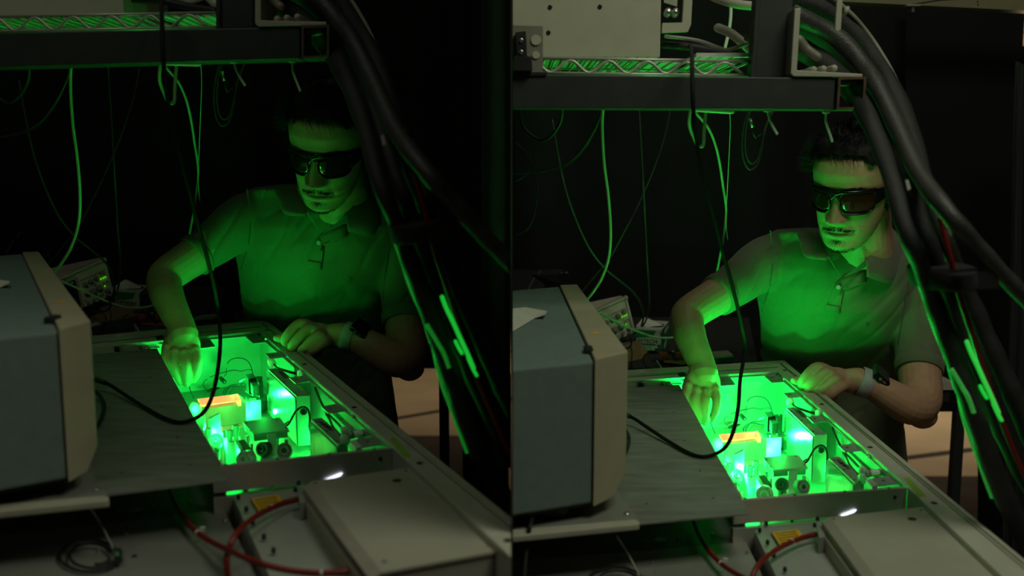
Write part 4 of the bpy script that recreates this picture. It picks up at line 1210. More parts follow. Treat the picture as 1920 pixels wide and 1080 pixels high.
# ------------------------------------------------------------------ bench behind with oscilloscope and boxes
def bench(b):
    P = lambda u, v, y: PY(*b.bg(u, v), y)
    zb = P(262, 586, 2.40).z
    p0, p1 = P(-70, 600, 2.3), P(425, 600, 2.3)
    pts = [V((p0.x, 2.19, zb)), V((p1.x, 2.19, zb)), V((P(425, 560, 2.92).x, 2.92, zb)), V((P(-70, 560, 2.92).x, 2.92, zb))]
    t = thing('back_bench', 'black speckled workbench behind the laser enclosure', 'bench', V((P(200, 600, 2.5).x, 2.5, 0)))
    obj('bench_top', prism(pts, 0.03), 'bench', t)
    for k in (0.06, 0.94):
        x = pts[0].x + (pts[1].x - pts[0].x) * k
        obj('leg', box((x, 2.6, (zb - 0.03) / 2), (0.05, 0.05, zb - 0.03)), 'desk_dark', t)
    # ---- oscilloscope: front face given by its corners
    TL, TR, BR, BL = P(98, 529, 2.32), P(196, 486, 2.42), P(212, 553, 2.38), P(114, 598, 2.28)
    t = thing('oscilloscope', 'beige oscilloscope with knobs and green lights', 'oscilloscope', (BL + BR) / 2)
    ex = (TR - TL)
    ey = (BL - TL)
    n = ey.cross(ex).normalized()
    if n.y > 0:
        n = -n
    W, Hh = ex.length, ey.length
    X, Yd = ex.normalized(), ey.normalized()
    fp = lambda s, q, d=0.0: TL + ex * s + ey * q + n * d
    obj('case', hexa([TL, TR, BR, BL], [P(78, 506, 2.50), P(188, 483, 2.60), P(200, 545, 2.57), P(96, 585, 2.47)]), 'scope', t, bevel=0.003)
    rim = 0.035
    def bar(a, c, e, f):
        return prism([fp(a, e, 0.001), fp(c, e, 0.001), fp(c, f, 0.001), fp(a, f, 0.001)], 0.004, n)
    obj('face_rim', merge(bar(0, 1, 0, 0.05), bar(0.965, 1, 0.05, 1)), 'scope', t)
    obj('corner_guard', ellipsoid(fp(0.985, 0.03, 0.002), (0.007, 0.007, 0.007), nu=10, nv=8), 'cable_white', t, smooth=True)
    def pl(nm, a, c, e, f, d, m):
        return obj(nm, prism([fp(a, e, 0.0006), fp(c, e, 0.0006), fp(c, f, 0.0006), fp(a, f, 0.0006)], d, n), m, t)
    pl('screen_bezel', 0.05, 0.44, 0.16, 0.97, 0.001, 'scope_knob')
    pl('screen', 0.07, 0.39, 0.2, 0.92, 0.0016, 'screen')
    for s, q in ((0.14, 0.27), (0.30, 0.24), (0.10, 0.5), (0.28, 0.86)):
        pl('screen_text', s, s + 0.05, q, q + 0.02, 0.002, 'trace')
    mt = frame_mtx(fp(0.16, 0.105, 0.0022), X, -Yd)
    obj('brand_text', text_geo('Tektronix', 0.0075, mt), 'print_dark', t)
    pl('model_text', 0.30, 0.42, 0.09, 0.12, 0.0012, 'scope_knob')
    pl('panel_line', 0.47, 0.95, 0.275, 0.285, 0.001, 'scope_knob')
    knobs = [(0.535, 0.44, 0.0062), (0.645, 0.43, 0.0062), (0.755, 0.41, 0.0062), (0.885, 0.36, 0.0062), (0.645, 0.72, 0.0085), (0.77, 0.70, 0.0085), (0.53, 0.70, 0.0055), (0.90, 0.86, 0.006)]
    for s, q, r in knobs:
        obj('knob', lathe([(0, r), (0.008, r * 0.92), (0.0095, r * 0.75)], fp(s, q, 0.001), n, 14), 'scope_knob', t, auto=0.7)
    for s, q in ((0.845, 0.475), (0.89, 0.475), (0.93, 0.475), (0.475, 0.54), (0.88, 0.70)):
        obj('indicator_light', lathe([(0, 0.0016), (0.002, 0.0016)], fp(s, q, 0.001), n, 8), 'led', t)
    rr = random.Random(3)
    for i in range(34):
        s, q = 0.48 + 0.47 * rr.random(), 0.33 + 0.62 * rr.random()
        if min(math.hypot((s - a) * W, (q - c) * Hh) for a, c, _ in knobs) > 0.011:
            obj('push_button', box(fp(s, q, 0.001), (0.0028, 0.0018, 0.004)), 'scope_knob', t)
    for s in (0.52, 0.62, 0.74, 0.88):
        obj('input_socket', lathe([(0, 0.0045), (0.008, 0.0045), (0.008, 0.003)], fp(s, 0.965, 0.001), n, 12), 'steel', t, auto=0.7)
    obj('stand_foot', box((BL + BR) / 2 + V((0, 0.06, -0.02)), (0.12, 0.04, 0.03)), 'scope_knob', t)
    # probe plugs and their leads
    for k, (pts2, lb) in enumerate((([(196, 566), (186, 568), (178, 573), (168, 574), (156, 578)], 'black probe lead plugged in under the oscilloscope'), ([(205, 562), (207, 574), (200, 582), (188, 584), (170, 582)], 'second black probe lead looping under the oscilloscope'),
                                   ([(180, 585), (194, 588), (199, 600), (194, 615), (186, 626)], 'thin black wire hanging over the cardboard box'), ([(206, 580), (208, 592), (207, 610), (209, 624)], 'straight thin black wire in front of the cardboard box'),
                                   ([(160, 596), (175, 597), (190, 606), (202, 618), (208, 625)], 'thin black wire crossing the white carton label'), ([(240, 590), (231, 595), (229, 605), (233, 615), (240, 620)], 'small black wire loop on the bench'))):
        o = obj('thin_lead', tube(spline([P(u, v, 2.20 - 0.008 * k) for u, v in pts2], 6), 0.0020 if k < 2 else 0.0011, 8), 'cable_black', smooth=True)
        tag(o, lb, 'cable')
    # ---- tissue box
    fTL, fTR, fBR, fBL = P(214, 545, 2.36), P(263, 548, 2.36), P(262, 586, 2.36), P(217, 586, 2.36)
    bd = P(277, 531, 2.48) - fTR
    t = thing('tissue_box', 'green and white wipe box with a tissue sticking out', 'tissue box', (fBL + fBR) / 2)
    obj('carton', hexa([fTL, fTR, fBR, fBL], [p + V((bd.x, 0.12, bd.z * 0 + (0.002 if i < 2 else 0))) for i, p in enumerate((fTL, fTR, fBR, fBL))]), 'box_white', t)
    e1, e2 = fTR - fTL, fBL - fTL
    q = lambda s, r, d=0.0006: fTL + e1 * s + e2 * r + V((0, -d, 0))
    obj('green_band', prism([q(0, 0.03), q(0.80, 0.05), q(0.66, 0.32), q(0, 0.42)], 0.0006, V((0, -1, 0))), 'box_green', t)
    obj('green_corner', prism([q(0.80, 0.68), q(1.0, 0.66), q(1.0, 0.86), q(0.80, 0.88)], 0.0006, V((0, -1, 0))), 'box_green', t)
    obj('black_mark', prism([q(0.955, 0.1), q(0.985, 0.1), q(0.985, 0.26), q(0.955, 0.26)], 0.0006, V((0, -1, 0))), 'box_black', t)
    mt = frame_mtx(q(0.36, 0.545, 0.0012), e1, -e2)
    obj('brand_text', text_geo('KIMTECH', 0.0142, mt), 'box_black', t)
    obj('text_bar', prism([q(0.0, 0.66), q(0.74, 0.67), q(0.74, 0.72), q(0.0, 0.71)], 0.0004, V((0, -1, 0))), 'box_black', t)
    for i in range(3):
        obj('text_line', prism([q(0.05, 0.77 + i * 0.07), q(0.6, 0.775 + i * 0.07), q(0.6, 0.79 + i * 0.07), q(0.05, 0.785 + i * 0.07)], 0.0003, V((0, -1, 0))), 'box_green', t)
    sd = V((bd.x, 0.12, 0.002))
    s = lambda a, r, d=0.0008: fTR + sd * a + e2 * r + V((d, -d * 0.2, 0))
    obj('green_side', prism([s(0.02, 0.01), s(0.98, 0.01), s(0.98, 0.99), s(0.02, 0.99)], 0.0005, V((1, 0, 0))), 'box_green', t)
    obj('white_flash', prism([s(0.12, 0.78, 0.0016), s(0.5, 0.5, 0.0016), s(0.45, 0.72, 0.0016), s(0.15, 0.98, 0.0016)], 0.0004, V((1, 0, 0))), 'box_white', t)
    obj('side_print', prism([s(0.3, 0.12, 0.0016), s(0.8, 0.08, 0.0016), s(0.8, 0.24, 0.0016), s(0.3, 0.30, 0.0016)], 0.0004, V((1, 0, 0))), 'box_white', t)
    c = (fTL + fTR) / 2 + V((bd.x * 0.5, 0.06, 0.001))
    obj('slot', lathe([(0, 0.03), (0.0006, 0.03)], c, sides=20), 'box_black', t)
    ap = P(235, 524, 2.42)
    base = [c + V((-0.045, -0.02, 0)), c + V((-0.01, -0.03, 0)), c + V((0.028, -0.012, 0)), c + V((0.024, 0.01, 0)), c + V((-0.02, 0.015, 0))]
    vs_ = base + [ap + V((-0.016, 0, -0.010)), ap, ap + V((0.012, 0.0, -0.007)), ap + V((0.006, 0.008, -0.004)), ap + V((-0.012, 0.006, -0.006))]
    obj('tissue', (vs_, [(i, (i + 1) % 5, 5 + (i + 1) % 5, 5 + i) for i in range(5)] + [(5, 6, 7, 8, 9)]), 'tissue', t)
    # ---- cardboard box
    t = thing('cardboard_box', 'brown cardboard box with a white label', 'box', P(195, 625, 2.22))
    A, B_, C_, D_ = P(150, 604, 2.2), P(214, 575, 2.30), P(227, 580, 2.42), P(170, 600, 2.42)
    zl = P(180, 632, 2.2).z
    front = [P(150, 604, 2.2), P(213, 574, 2.30), P(228, 600, 2.30), P(180, 634, 2.2), P(152, 640, 2.18)]
    obj('carton', prism(front, 0.10, V((0.35, 1, 0)).normalized()), 'cardboard', t)
    lab = [P(169, 609, 2.19), P(189, 599, 2.22), P(191, 616, 2.22), P(182, 628, 2.2), P(172, 631, 2.19)]
    obj('carton_label', prism(lab, 0.002, V((0.1, -1, 0))), 'paper', t)
    mt = frame_mtx(P(179, 612, 2.198), P(189, 607, 2.2) - P(169, 617, 2.2), V((0, 0, 1)))
    obj('label_text', text_geo('20BER', 0.0062, mt), 'label_red', t)
    for a, c in (((177, 618), (184, 614.5)), ((174, 624), (189, 616)), ((175, 627), (188, 620))):
        obj('text_line', tube([P(*a, 2.194), P(*c, 2.196)], 0.0005, 6), 'print_dark', t)
    # ---- red and black pouch with elastic loops
    t = thing('tool_pouch', 'open red and black pouch with elastic loops on the bench', 'pouch', P(285, 605, 2.2))
    y = 2.22
    obj('pouch_base', prism([P(250, 584, y + 0.05), P(322, 586, y + 0.05), P(328, 606, y), P(312, 612, y - 0.01), P(270, 607, y)], 0.012, V((0, 1, 0))), 'pouch_black', t)
    obj('red_pocket', prism([P(257, 587, y - 0.004), P(275, 590, y - 0.004), P(279, 600, y - 0.004), P(266, 605, y - 0.004)], 0.006, V((0, -1, 0))), 'pouch_red', t)
    obj('red_pocket', prism([P(290, 589, y - 0.004), P(318, 588, y - 0.004), P(322, 601, y - 0.004), P(292, 602, y - 0.004)], 0.006, V((0, -1, 0))), 'pouch_red', t)
    obj('red_flap', prism([P(266, 604, y - 0.008), P(300, 604, y - 0.008), P(322, 602, y - 0.008), P(318, 609, y - 0.012), P(300, 612, y - 0.012), P(285, 609, y - 0.012), P(268, 608, y - 0.012)], 0.006, V((0, -1, 0))), 'pouch_red', t)
    for u in (266, 272, 297, 304, 311):
        obj('elastic_loop', tube(spline([P(u, 603, y - 0.016), P(u + 1, 598, y - 0.018), P(u + 3.5, 597, y - 0.018), P(u + 5, 603, y - 0.016)], 5), 0.0010, 6), 'pouch_black', t, smooth=True)
    obj('strap', tube(spline([P(276, 588, y - 0.012), P(284, 592, y - 0.016), P(287, 599, y - 0.016), P(294, 603, y - 0.016)], 5), 0.004, 8), 'pouch_black', t, smooth=True)
    obj('snap', ellipsoid(P(285, 588, y - 0.018), (0.003, 0.002, 0.003), nu=10, nv=6), 'cable_white', t)
    obj('band', tube([P(264, 603.5, y - 0.014), P(318, 602.5, y - 0.014)], 0.0012, 6), 'pouch_black', t)
    # ---- blue box with white edge
    t = thing('blue_binder', 'dark blue binder with a white top edge behind the arm', 'binder', P(385, 612, 2.25))
    obj('cover', prism([P(362, 600, 2.25), P(399, 598, 2.25), P(400, 610, 2.25), P(362, 612, 2.25)], 0.06, V((0, 1, 0))), 'book_blue', t)
    obj('white_edge', prism([P(362, 598, 2.247), P(398, 595, 2.247), P(400, 598.5, 2.247), P(362, 601, 2.247)], 0.06, V((0, 1, 0))), 'cable_white', t)
    # ---- black laptop / equipment far left
    t = thing('black_equipment', 'black panelled equipment with a grey strip behind the instrument', 'equipment', P(40, 490, 2.6))
    q = [P(-70, 436, 2.75), P(80, 434, 2.75), P(96, 470, 2.6), P(92, 520, 2.58), P(-70, 520, 2.58)]
    obj('panel', prism(q, 0.03, V((0, 1, 0))), 'laptop', t)
    obj('grey_strip', tube([P(25, 450, 2.66), P(10, 478, 2.58)], 0.0012, 6), 'laptop_edge', t)
    obj('grey_strip', tube([P(37, 436, 2.70), P(32, 444, 2.68)], 0.0012, 6), 'laptop_edge', t)
    obj('badge', prism([P(74, 439.5, 2.73), P(88, 438.5, 2.73), P(88, 441, 2.73), P(74, 442, 2.73)], 0.001, V((0, -1, 0))), 'laptop_edge', t)

# ------------------------------------------------------------------ hose bundle in the foreground
def bundle(b):
    P = lambda u, v, y: PY(*b.bun(u, v), y)
    hoses = [
        ('leftmost black sleeved hose of the foreground bundle', 'sleeve', 1.13, [(420, -28, 20), (500, 0, 20), (560, 35, 20), (612, 85, 19), (652, 155, 17), (684, 240, 16), (712, 340, 16), (748, 428, 16), (770, 490, 18), (797, 560, 19), (825, 640, 20), (853, 720, 20), (884, 810, 20), (930, 910, 20), (985, 1010, 20), (1040, 1140, 20), (1080, 1400, 20)]),
        ('black sleeved hose beside the leftmost one in the bundle', 'sleeve', 1.17, [(430, -58, 22), (520, -35, 22), (596, 15, 21), (648, 80, 20), (690, 160, 18), (718, 250, 17), (744, 340, 17), (780, 428, 17), (807, 500, 19), (836, 575, 20), (868, 650, 21), (906, 740, 21), (952, 830, 21), (1010, 930, 21), (1070, 1060, 21), (1120, 1400, 21)]),
        ('black hose behind the red tube in the bundle', 'sleeve', 1.20, [(440, -95, 20), (540, -75, 20), (618, -20, 20), (672, 55, 19), (714, 140, 18), (746, 245, 16), (778, 340, 16), (812, 428, 16), (842, 500, 20), (876, 580, 22), (914, 660, 22), (956, 750, 22), (1005, 840, 22), (1080, 1000, 22), (1150, 1400, 22)]),
        ('pale edged grey cable along the top of the bundle', 'cable_lightgrey', 1.185, [(470, -120, 4), (560, -95, 4), (615, -55, 4), (660, 2, 4), (694, 62, 4), (722, 130, 4), (745, 200, 4), (764, 262, 4), (784, 320, 4), (800, 370, 4)]),
        ('thick grey hose leaving the bundle towards the curtain', 'sleeve_light', 1.10, [(500, -60, 16), (590, -10, 17), (655, 70, 17), (702, 160, 17), (742, 245, 17), (795, 316, 17), (850, 380, 17), (903, 438, 16), (958, 494, 16), (1015, 545, 16), (1080, 590, 16), (1160, 680, 16), (1215, 820, 16), (1235, 1000, 16), (1240, 1400, 16)]),
    ]
    def deep(v, base):
        t = max(0.0, min(1.0, (330 - v) / 330))
        return base + 0.46 * t * t * (3 - 2 * t)
    for lb, m, y, pts in hoses:
        W = spline([P(u, v, deep(v, y) + 0.006 * math.sin(i)) for i, (u, v, _) in enumerate(pts)], 8)
        rr = [p[2] * deep(p[1], y) / F for p in pts]
        n = len(pts) - 1
        rad = [rr[min(k // 8, n)] + (rr[min(k // 8 + 1, n)] - rr[min(k // 8, n)]) * (k % 8) / 8 for k in range(len(W))]
        big = pts[0][2] > 6
        o = obj('bundled_hose' if big else 'bundled_cable', tube(W, [r * (1 + 0.04 * math.sin(k * 0.9)) for k, r in enumerate(rad)], 14), m, smooth=True)
        tag(o, lb, 'hose' if big else 'cable', 'hoses of the foreground bundle')
    o = obj('red_tube', tube(spline([P(u, v, 1.125) for u, v in [(778, 325), (784, 350), (798, 400), (815, 470), (838, 540), (862, 615), (888, 690), (920, 770), (955, 850), (1000, 950), (1060, 1120), (1100, 1400)]], 8), 5.2 * 1.12 / F, 10), 'hose_red', smooth=True)
    tag(o, 'red tube running along the foreground bundle', 'hose')
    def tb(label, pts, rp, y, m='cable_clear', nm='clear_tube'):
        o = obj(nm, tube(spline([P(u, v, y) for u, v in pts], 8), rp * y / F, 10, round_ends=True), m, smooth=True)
        tag(o, label, 'tube', 'tubes with added glow on the bundle')
    tb('clear tube with added green glow beside the red tube', [(829, 557), (838, 580), (850, 605), (862, 632), (875, 660), (888, 690)], 4.2, 1.112, 'tube_added_glow')
    tb('short clear tube with a bright cut end in the bundle', [(854, 640), (860, 652), (866, 662)], 3.4, 1.13, 'tube_added_glow')
    tb('lower clear tube with a bright cut end in the bundle', [(878, 672), (886, 690), (894, 704)], 3.2, 1.118, 'tube_added_glow')
    # beaded clear tubes on the left side
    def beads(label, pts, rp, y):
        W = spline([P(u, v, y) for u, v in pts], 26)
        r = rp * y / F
        o = obj('ribbed_tube', tube(W, [r * (1.0 + 0.16 * math.sin(k * 1.6)) for k in range(len(W))], 8), 'tube_dim_added_glow', smooth=True)
        tag(o, label, 'tube', 'tubes with added glow on the bundle')
    beads('ribbed clear tube with added green glow at the bundle edge', [(738, 445), (752, 485), (768, 535), (784, 572), (796, 598), (806, 625), (813, 655), (820, 690), (830, 725), (845, 765), (862, 812), (876, 850)], 3.6, 1.165)
    beads('short ribbed clear tube with added green glow inside the bundle', [(800, 608), (812, 628), (822, 645), (832, 662), (842, 690)], 3.8, 1.105)
    # hook-and-loop strap
    t = thing('bundle_strap', 'black fabric strap tied around the foreground hose bundle', 'strap', P(782, 448, 1.17))
    ca, cb_ = P(732, 438, 1.15), P(834, 428, 1.15)
    n = 36
    vs_, fs = [], []
    ax = (cb_ - ca) / 2
    c = (ca + cb_) / 2
    for j, dz in enumerate((-0.0105, -0.0085, 0.0085, 0.0105)):
        for i in range(n):
            a = 2 * math.pi * i / n
            k = 1.0 if j in (1, 2) else 0.96
            vs_.append(c + ax * math.cos(a) * k + V((0.004 * 0, 0.066 * math.sin(a) * k, 0)) + V((-dz * 0.22, 0, dz)))
    for j in range(3):
        for i in range(n):
            i2 = (i + 1) % n
            fs.append((j * n + i, j * n + i2, (j + 1) * n + i2, (j + 1) * n + i))
    fs.append(tuple(range(n)))
    fs.append(tuple(3 * n + i for i in range(n)))
    obj('strap_band', (vs_, fs), 'velcro', t, auto=0.8)
    e = c + ax * 0.55 + V((0, -0.0575, 0))
    obj('strap_tail', prism([e + V((-0.012, 0, 0.009)), e + V((0.022, 0.006, 0.010)), e + V((0.024, 0.006, -0.010)), e + V((-0.010, 0, -0.011))], 0.002, V((0, -1, 0))), 'velcro', t)
    o = obj('tape_flag', prism([P(714, 254, 1.16), P(719, 253, 1.16), P(724, 270, 1.16), P(718, 273, 1.16)], 0.0015, V((0, 1, 0))), 'zip')
    tag(o, 'small white tape flag on the foreground bundle', 'tape')
    if b is R:
        o = obj('cable_tip', ellipsoid(PY(1587, 20, 1.2), (0.003, 0.003, 0.0055), Matrix.Rotation(0.4, 3, 'Y'), 10, 8), 'cable_white', smooth=True)
        tag(o, 'pale cable tip poking out above the hose bundle', 'cable')
# ------------------------------------------------------------------ the man
def interp(tab, x):
    for (a, p), (c, q) in zip(tab, tab[1:]):
        if x <= c:
            t = 0 if c == a else max(0.0, min(1.0, (x - a) / (c - a)))
            t = t * t * (3 - 2 * t) * 0.35 + t * 0.65
            return p + (q - p) * t
    return tab[-1][1]

FRONT = [(-.121, .040), (-.116, .070), (-.110, .083), (-.101, .089), (-.092, .087), (-.085, .0855), (-.078, .0905), (-.073, .0895), (-.0705, .0875), (-.068, .0905), (-.062, .0930), (-.055, .0905), (-.048, .0905), (-.03, .089), (-.012, .087), (0, .0865), (.012, .090), (.025, .0955), (.045, .0955), (.065, .088), (.085, .070), (.10, .047), (.112, .018), (.118, -.01)]
WIDE = [(-.121, .012), (-.116, .024), (-.108, .033), (-.098, .041), (-.085, .049), (-.07, .055), (-.05, .0615), (-.03, .067), (-.005, .0715), (.02, .0745), (.045, .0755), (.065, .073), (.085, .064), (.10, .049), (.112, .028), (.118, .008)]
BACK = [(-.121, .010), (-.112, .004), (-.10, -.010), (-.085, -.026), (-.07, -.042), (-.05, -.066), (-.03, -.082), (0, -.096), (.03, -.101), (.06, -.097), (.085, -.081), (.10, -.060), (.112, -.034), (.118, -.015)]

def head_geo(nz=96, na=120):
    vs_, fs = [], []
    g = lambda x, s: math.exp(-(x / s) ** 2)
    for j in range(nz + 1):
        z = -.121 + .239 * (0.5 - 0.5 * math.cos(math.pi * j / nz)) if False else -.121 + .239 * j / nz
        f, w, k = interp(FRONT, z), interp(WIDE, z), interp(BACK, z)
        cy, hy = (f + k) / 2, (f - k) / 2
        for i in range(na):
            a = 2 * math.pi * i / na
            ca, sa = math.cos(a), math.sin(a)
            e = 0.86 if sa > 0 else 1.0
            x = w * math.copysign(abs(ca) ** e, ca)
            y = cy + hy * math.copysign(abs(sa) ** (0.92 if sa > 0 else 1.0), sa)
            if sa > 0:
                fr = sa ** 0.6
                # nose
                if z < .004:
                    t = max(0.0, min(1.0, (0.006 - z) / .050))
                    prof = 0.007 + 0.025 * t ** 1.15
                    if z < -.044:
                        prof *= max(0.0, 1 - (-.044 - z) / .011) ** 0.8
                    y += fr * prof * g(x, .0105 + .004 * t)
                    y += fr * .012 * g(abs(x) - .0148, .0062) * g(z + .042, .0075)
                # eye sockets and brow
                y -= fr * .0085 * g(abs(x) - .031, .016) * g(z + .002, .012)
                y += fr * .0035 * g(abs(x) - .030, .022) * g(z - .017, .008)
                # cheekbones
                y += fr * .0035 * g(abs(x) - .043, .016) * g(z + .030, .018)
                # mouth: corners tucked, line between the lips, groove above
                y -= fr * .0035 * g(abs(x) - .027, .007) * g(z + .0705, .007)
                y -= fr * .0035 * g(x, .021) * g(z + .0708, .0016)
                y += fr * .0028 * g(x, .017) * g(z + .0775, .0038)
                y += fr * .0026 * g(x, .019) * g(z + .0650, .0034)
                y -= fr * .0018 * g(x, .004) * g(z + .057, .005)
                # nasolabial fold
                y -= fr * .0016 * g(abs(x) - .026 + (z + .05) * .35, .004) * g(z + .056, .014)
                # chin pad
                y += fr * .002 * g(x, .014) * g(z + .102, .010)
            vs_.append(V((x, y, z)))
    for j in range(nz):
        for i in range(na):
            i2 = (i + 1) % na
            fs.append((j * na + i, j * na + i2, (j + 1) * na + i2, (j + 1) * na + i))
    fs.append(tuple(range(na - 1, -1, -1)))
    fs.append(tuple(nz * na + i for i in range(na)))
    return vs_, fs

def ear_geo(s):
    """s = +1: the man's right ear (local +x)"""
    c = V((s * .0765, -.002, -.012))
    out = s * 0.012
    pts, rad = [], []
    for i in range(22):
        a = -2.1 + i / 21 * 4.6
        ry, rz = .0165, .029
        y = -math.cos(a) * ry * (1 if math.cos(a) > 0 else .7)
        z = math.sin(a + 0.0) * rz * (1.0 if math.sin(a) > 0 else .95)
        pts.append(c + V((out * (0.6 + 0.4 * math.cos(a)), y - .002 - z * 0.12, z)))
        rad.append(.0034 if i > 3 else .0048)
    rim = tube(spline(pts, 2), [.0036] * (2 * 21 + 1), 8, round_ends=True)
    rot = Matrix.Rotation(s * 0.35, 3, 'Z')
    disc = ellipsoid(c + V((out * .45, -.003, 0)), (.0045, .0135, .025), rot, 14, 10)
    lobe = ellipsoid(c + V((out * .45, .003, -.024)), (.0045, .0075, .0085), None, 10, 8)
    tragus = ellipsoid(c + V((out * .35, .012, -.003)), (.004, .004, .007), None, 8, 6)
    return merge(rim, disc, lobe, tragus)

def xf(geo, m):
    return [m @ V(p) for p in geo[0]], geo[1]

def strands(bvh, roots, rnd, length, sweep, width, seg=4, droop=0.0, jitter=0.3, lift=0.5):
    """tapered hairs: roots = [(point, normal)]"""
    vs_, fs = [], []
    for p, n in roots:
        d = (n * lift + sweep(p) + V((rnd.uniform(-1, 1), rnd.uniform(-1, 1), rnd.uniform(-1, 1))) * jitter).normalized()
        ln = length(p) * rnd.uniform(0.7, 1.25)
        u = d.orthogonal().normalized()
        w = d.cross(u)
        base = len(vs_)
        q = p - n * 0.001
        for k in range(seg + 1):
            t = k / seg
            r = width * (1 - t) ** 0.7 + 0.00008
            for a in (0, 2.094, 4.189):
                vs_.append(q + (u * math.cos(a) + w * math.sin(a)) * r)
            d2 = (d + sweep(p) * 0.35 * t + V((0, 0, -droop)) * t).normalized()
            q = q + d2 * (ln / seg)
            hit = bvh.find_nearest(q)
            if hit[0] is not None:
                off = (q - hit[0])
                if off.dot(hit[1]) < 0.0015:
                    q = hit[0] + hit[1] * 0.0015
        for k in range(seg):
            for a in range(3):
                a2 = (a + 1) % 3
                fs.append((base + k * 3 + a, base + k * 3 + a2, base + k * 3 + 3 + a2, base + k * 3 + 3 + a))
    return vs_, fs

def person(b):
    mp = lambda u, v, y: PY(*b.man(u, v), y)
    K = 1.9 / F
    if b is L:
        hc, hy, yaw, pit, rol, hs = (620, 272), 1.93, -10, -21, -7, 1.0
    else:
        hc, hy, yaw, pit, rol, hs = (1602, 350), 1.93, -39, -13, -4, 1.0
    base = mp(640, 700, 2.0)
    root = thing('person', 'man in an olive polo shirt and dark goggles', 'person', V((base.x, 2.02, 0)))
    head_m = Matrix.Translation(PY(*hc, hy)) @ Matrix.Rotation(math.radians(180 + yaw), 4, 'Z') @ Matrix.Rotation(math.radians(pit), 4, 'X') @ Matrix.Rotation(math.radians(rol), 4, 'Y') @ Matrix.Scale(hs, 4)
    hg = head_geo()
    # ---------------- skin, one surface
    parts = [xf(hg, head_m), xf(ear_geo(1), head_m), xf(ear_geo(-1), head_m)]
    hb = head_m @ V((0, -.045, -.055))
    nb = mp(650, 425, 2.03)
    parts.append(tube(spline([head_m @ V((0, -.03, -.03)), hb, mp(645, 372, 1.99), nb, mp(645, 470, 2.05)], 4), [.050, .052, .0545, .056, .056, .056, .056, .056, .057, .058, .060, .062, .064, .066, .068, .07, .07], 28))
    parts.append(ellipsoid(mp(610, 480, 2.12), (.11, .055, .10), None, 20, 14))
    parts.append(tube(spline([mp(620, 500, 2.12), mp(650, 640, 2.24), mp(660, 740, 2.25)], 4), [.05, .05, .05, .05, .05, .05, .055, .055, .055], 16))
    A = lambda l: [mp(*p) for p in l]
    # right arm (left in the picture)
    ra = A([(470, 410, 2.10), (420, 440, 2.06), (368, 478, 2.01), (318, 512, 1.965), (308, 528, 1.945), (314, 556, 1.905), (327, 585, 1.88), (340, 612, 1.86), (344, 628, 1.848)])
    parts.append(tube(spline(ra, 4), [x * K for x in (46, 45, 44, 43, 42, 41, 40, 39, 38, 37, 36, 35.5, 35, 34.5, 34, 33.5, 33, 32.5, 32, 31.5, 31, 30, 29, 28, 27.5, 27, 26, 25.5, 25, 25, 25.5, 26, 27)], 20, round_ends=True))
    # right hand pointing down into the laser
    parts.append(ellipsoid(mp(342, 648, 1.842), (.036, .017, .038), Matrix.Rotation(0.10, 3, 'Y'), 18, 12))
    parts.append(ellipsoid(mp(342, 630, 1.848), (.030, .019, .030), None, 16, 10))
    fing = [[(314, 652, 1.832), (310, 672, 1.815), (314, 690, 1.812), (321, 703, 1.820)],
            [(329, 660, 1.826), (327, 682, 1.806), (333, 703, 1.806), (339, 718, 1.818)],
            [(347, 662, 1.826), (349, 684, 1.806), (350, 705, 1.808), (350, 720, 1.818)],
            [(366, 656, 1.832), (371, 678, 1.815), (369, 698, 1.815), (363, 713, 1.822)]]
    for i, f in enumerate(fing):
        w = A(f)
        parts.append(tube(spline(w, 4), [x * K for x in (9.8, 9.5, 9.2, 9.0, 8.8, 8.6, 8.5, 8.4, 8.2, 8.0, 7.6, 7.0, 6.4)], 12, round_ends=True))
        parts.append(ellipsoid(w[0] + V((0, -.004, 0)), (.0105, .010, .0105), None, 10, 8))
    parts.append(tube(spline(A([(322, 636, 1.86), (314, 660, 1.862), (322, 686, 1.85), (332, 704, 1.836)]), 4), [x * K for x in (13, 13, 12.5, 12, 11.5, 11, 11, 10.5, 10, 9.6, 9, 8, 7)], 12, round_ends=True))
    # left arm (right in the picture)
    la = A([(735, 450, 2.04), (752, 500, 2.02), (758, 550, 1.985), (760, 605, 1.938), (764, 660, 1.885), (744, 672, 1.855), (712, 659, 1.85), (680, 642, 1.855), (655, 633, 1.86), (640, 629, 1.862)])
    parts.append(tube(spline(la, 4), [x * K for x in (44, 44, 44, 43.5, 43, 43, 42.5, 42, 41.5, 41, 41, 40.5, 40.5, 40, 39.5, 39, 39, 38.5, 38, 37, 36, 35, 34, 33, 32, 31, 30, 29, 28, 27, 26, 25.5, 25, 25, 25, 25, 25)], 20, round_ends=True))
    parts.append(ellipsoid(mp(768, 690, 1.885), (.030, .030, .026), None, 14, 10))
    # left hand: loose fist resting on the rim
    parts.append(ellipsoid(mp(606, 628, 1.862), (.038, .020, .023), Matrix.Rotation(0.30, 3, 'Y'), 18, 12))
    parts.append(ellipsoid(mp(630, 630, 1.862), (.034, .022, .025), Matrix.Rotation(0.1, 3, 'Y'), 16, 10))
    fl = [[(592, 617, 1.868), (563, 607, 1.862), (542, 625, 1.850), (534, 640, 1.852), (545, 645, 1.866)],
          [(598, 623, 1.856), (580, 616, 1.848), (557, 637, 1.836), (547, 652, 1.840), (559, 656, 1.854)],
          [(607, 631, 1.846), (597, 629, 1.836), (575, 649, 1.824), (565, 660, 1.830), (579, 661, 1.844)],
          [(615, 640, 1.840), (608, 643, 1.829), (592, 656, 1.818), (584, 664, 1.824), (596, 664, 1.838)]]
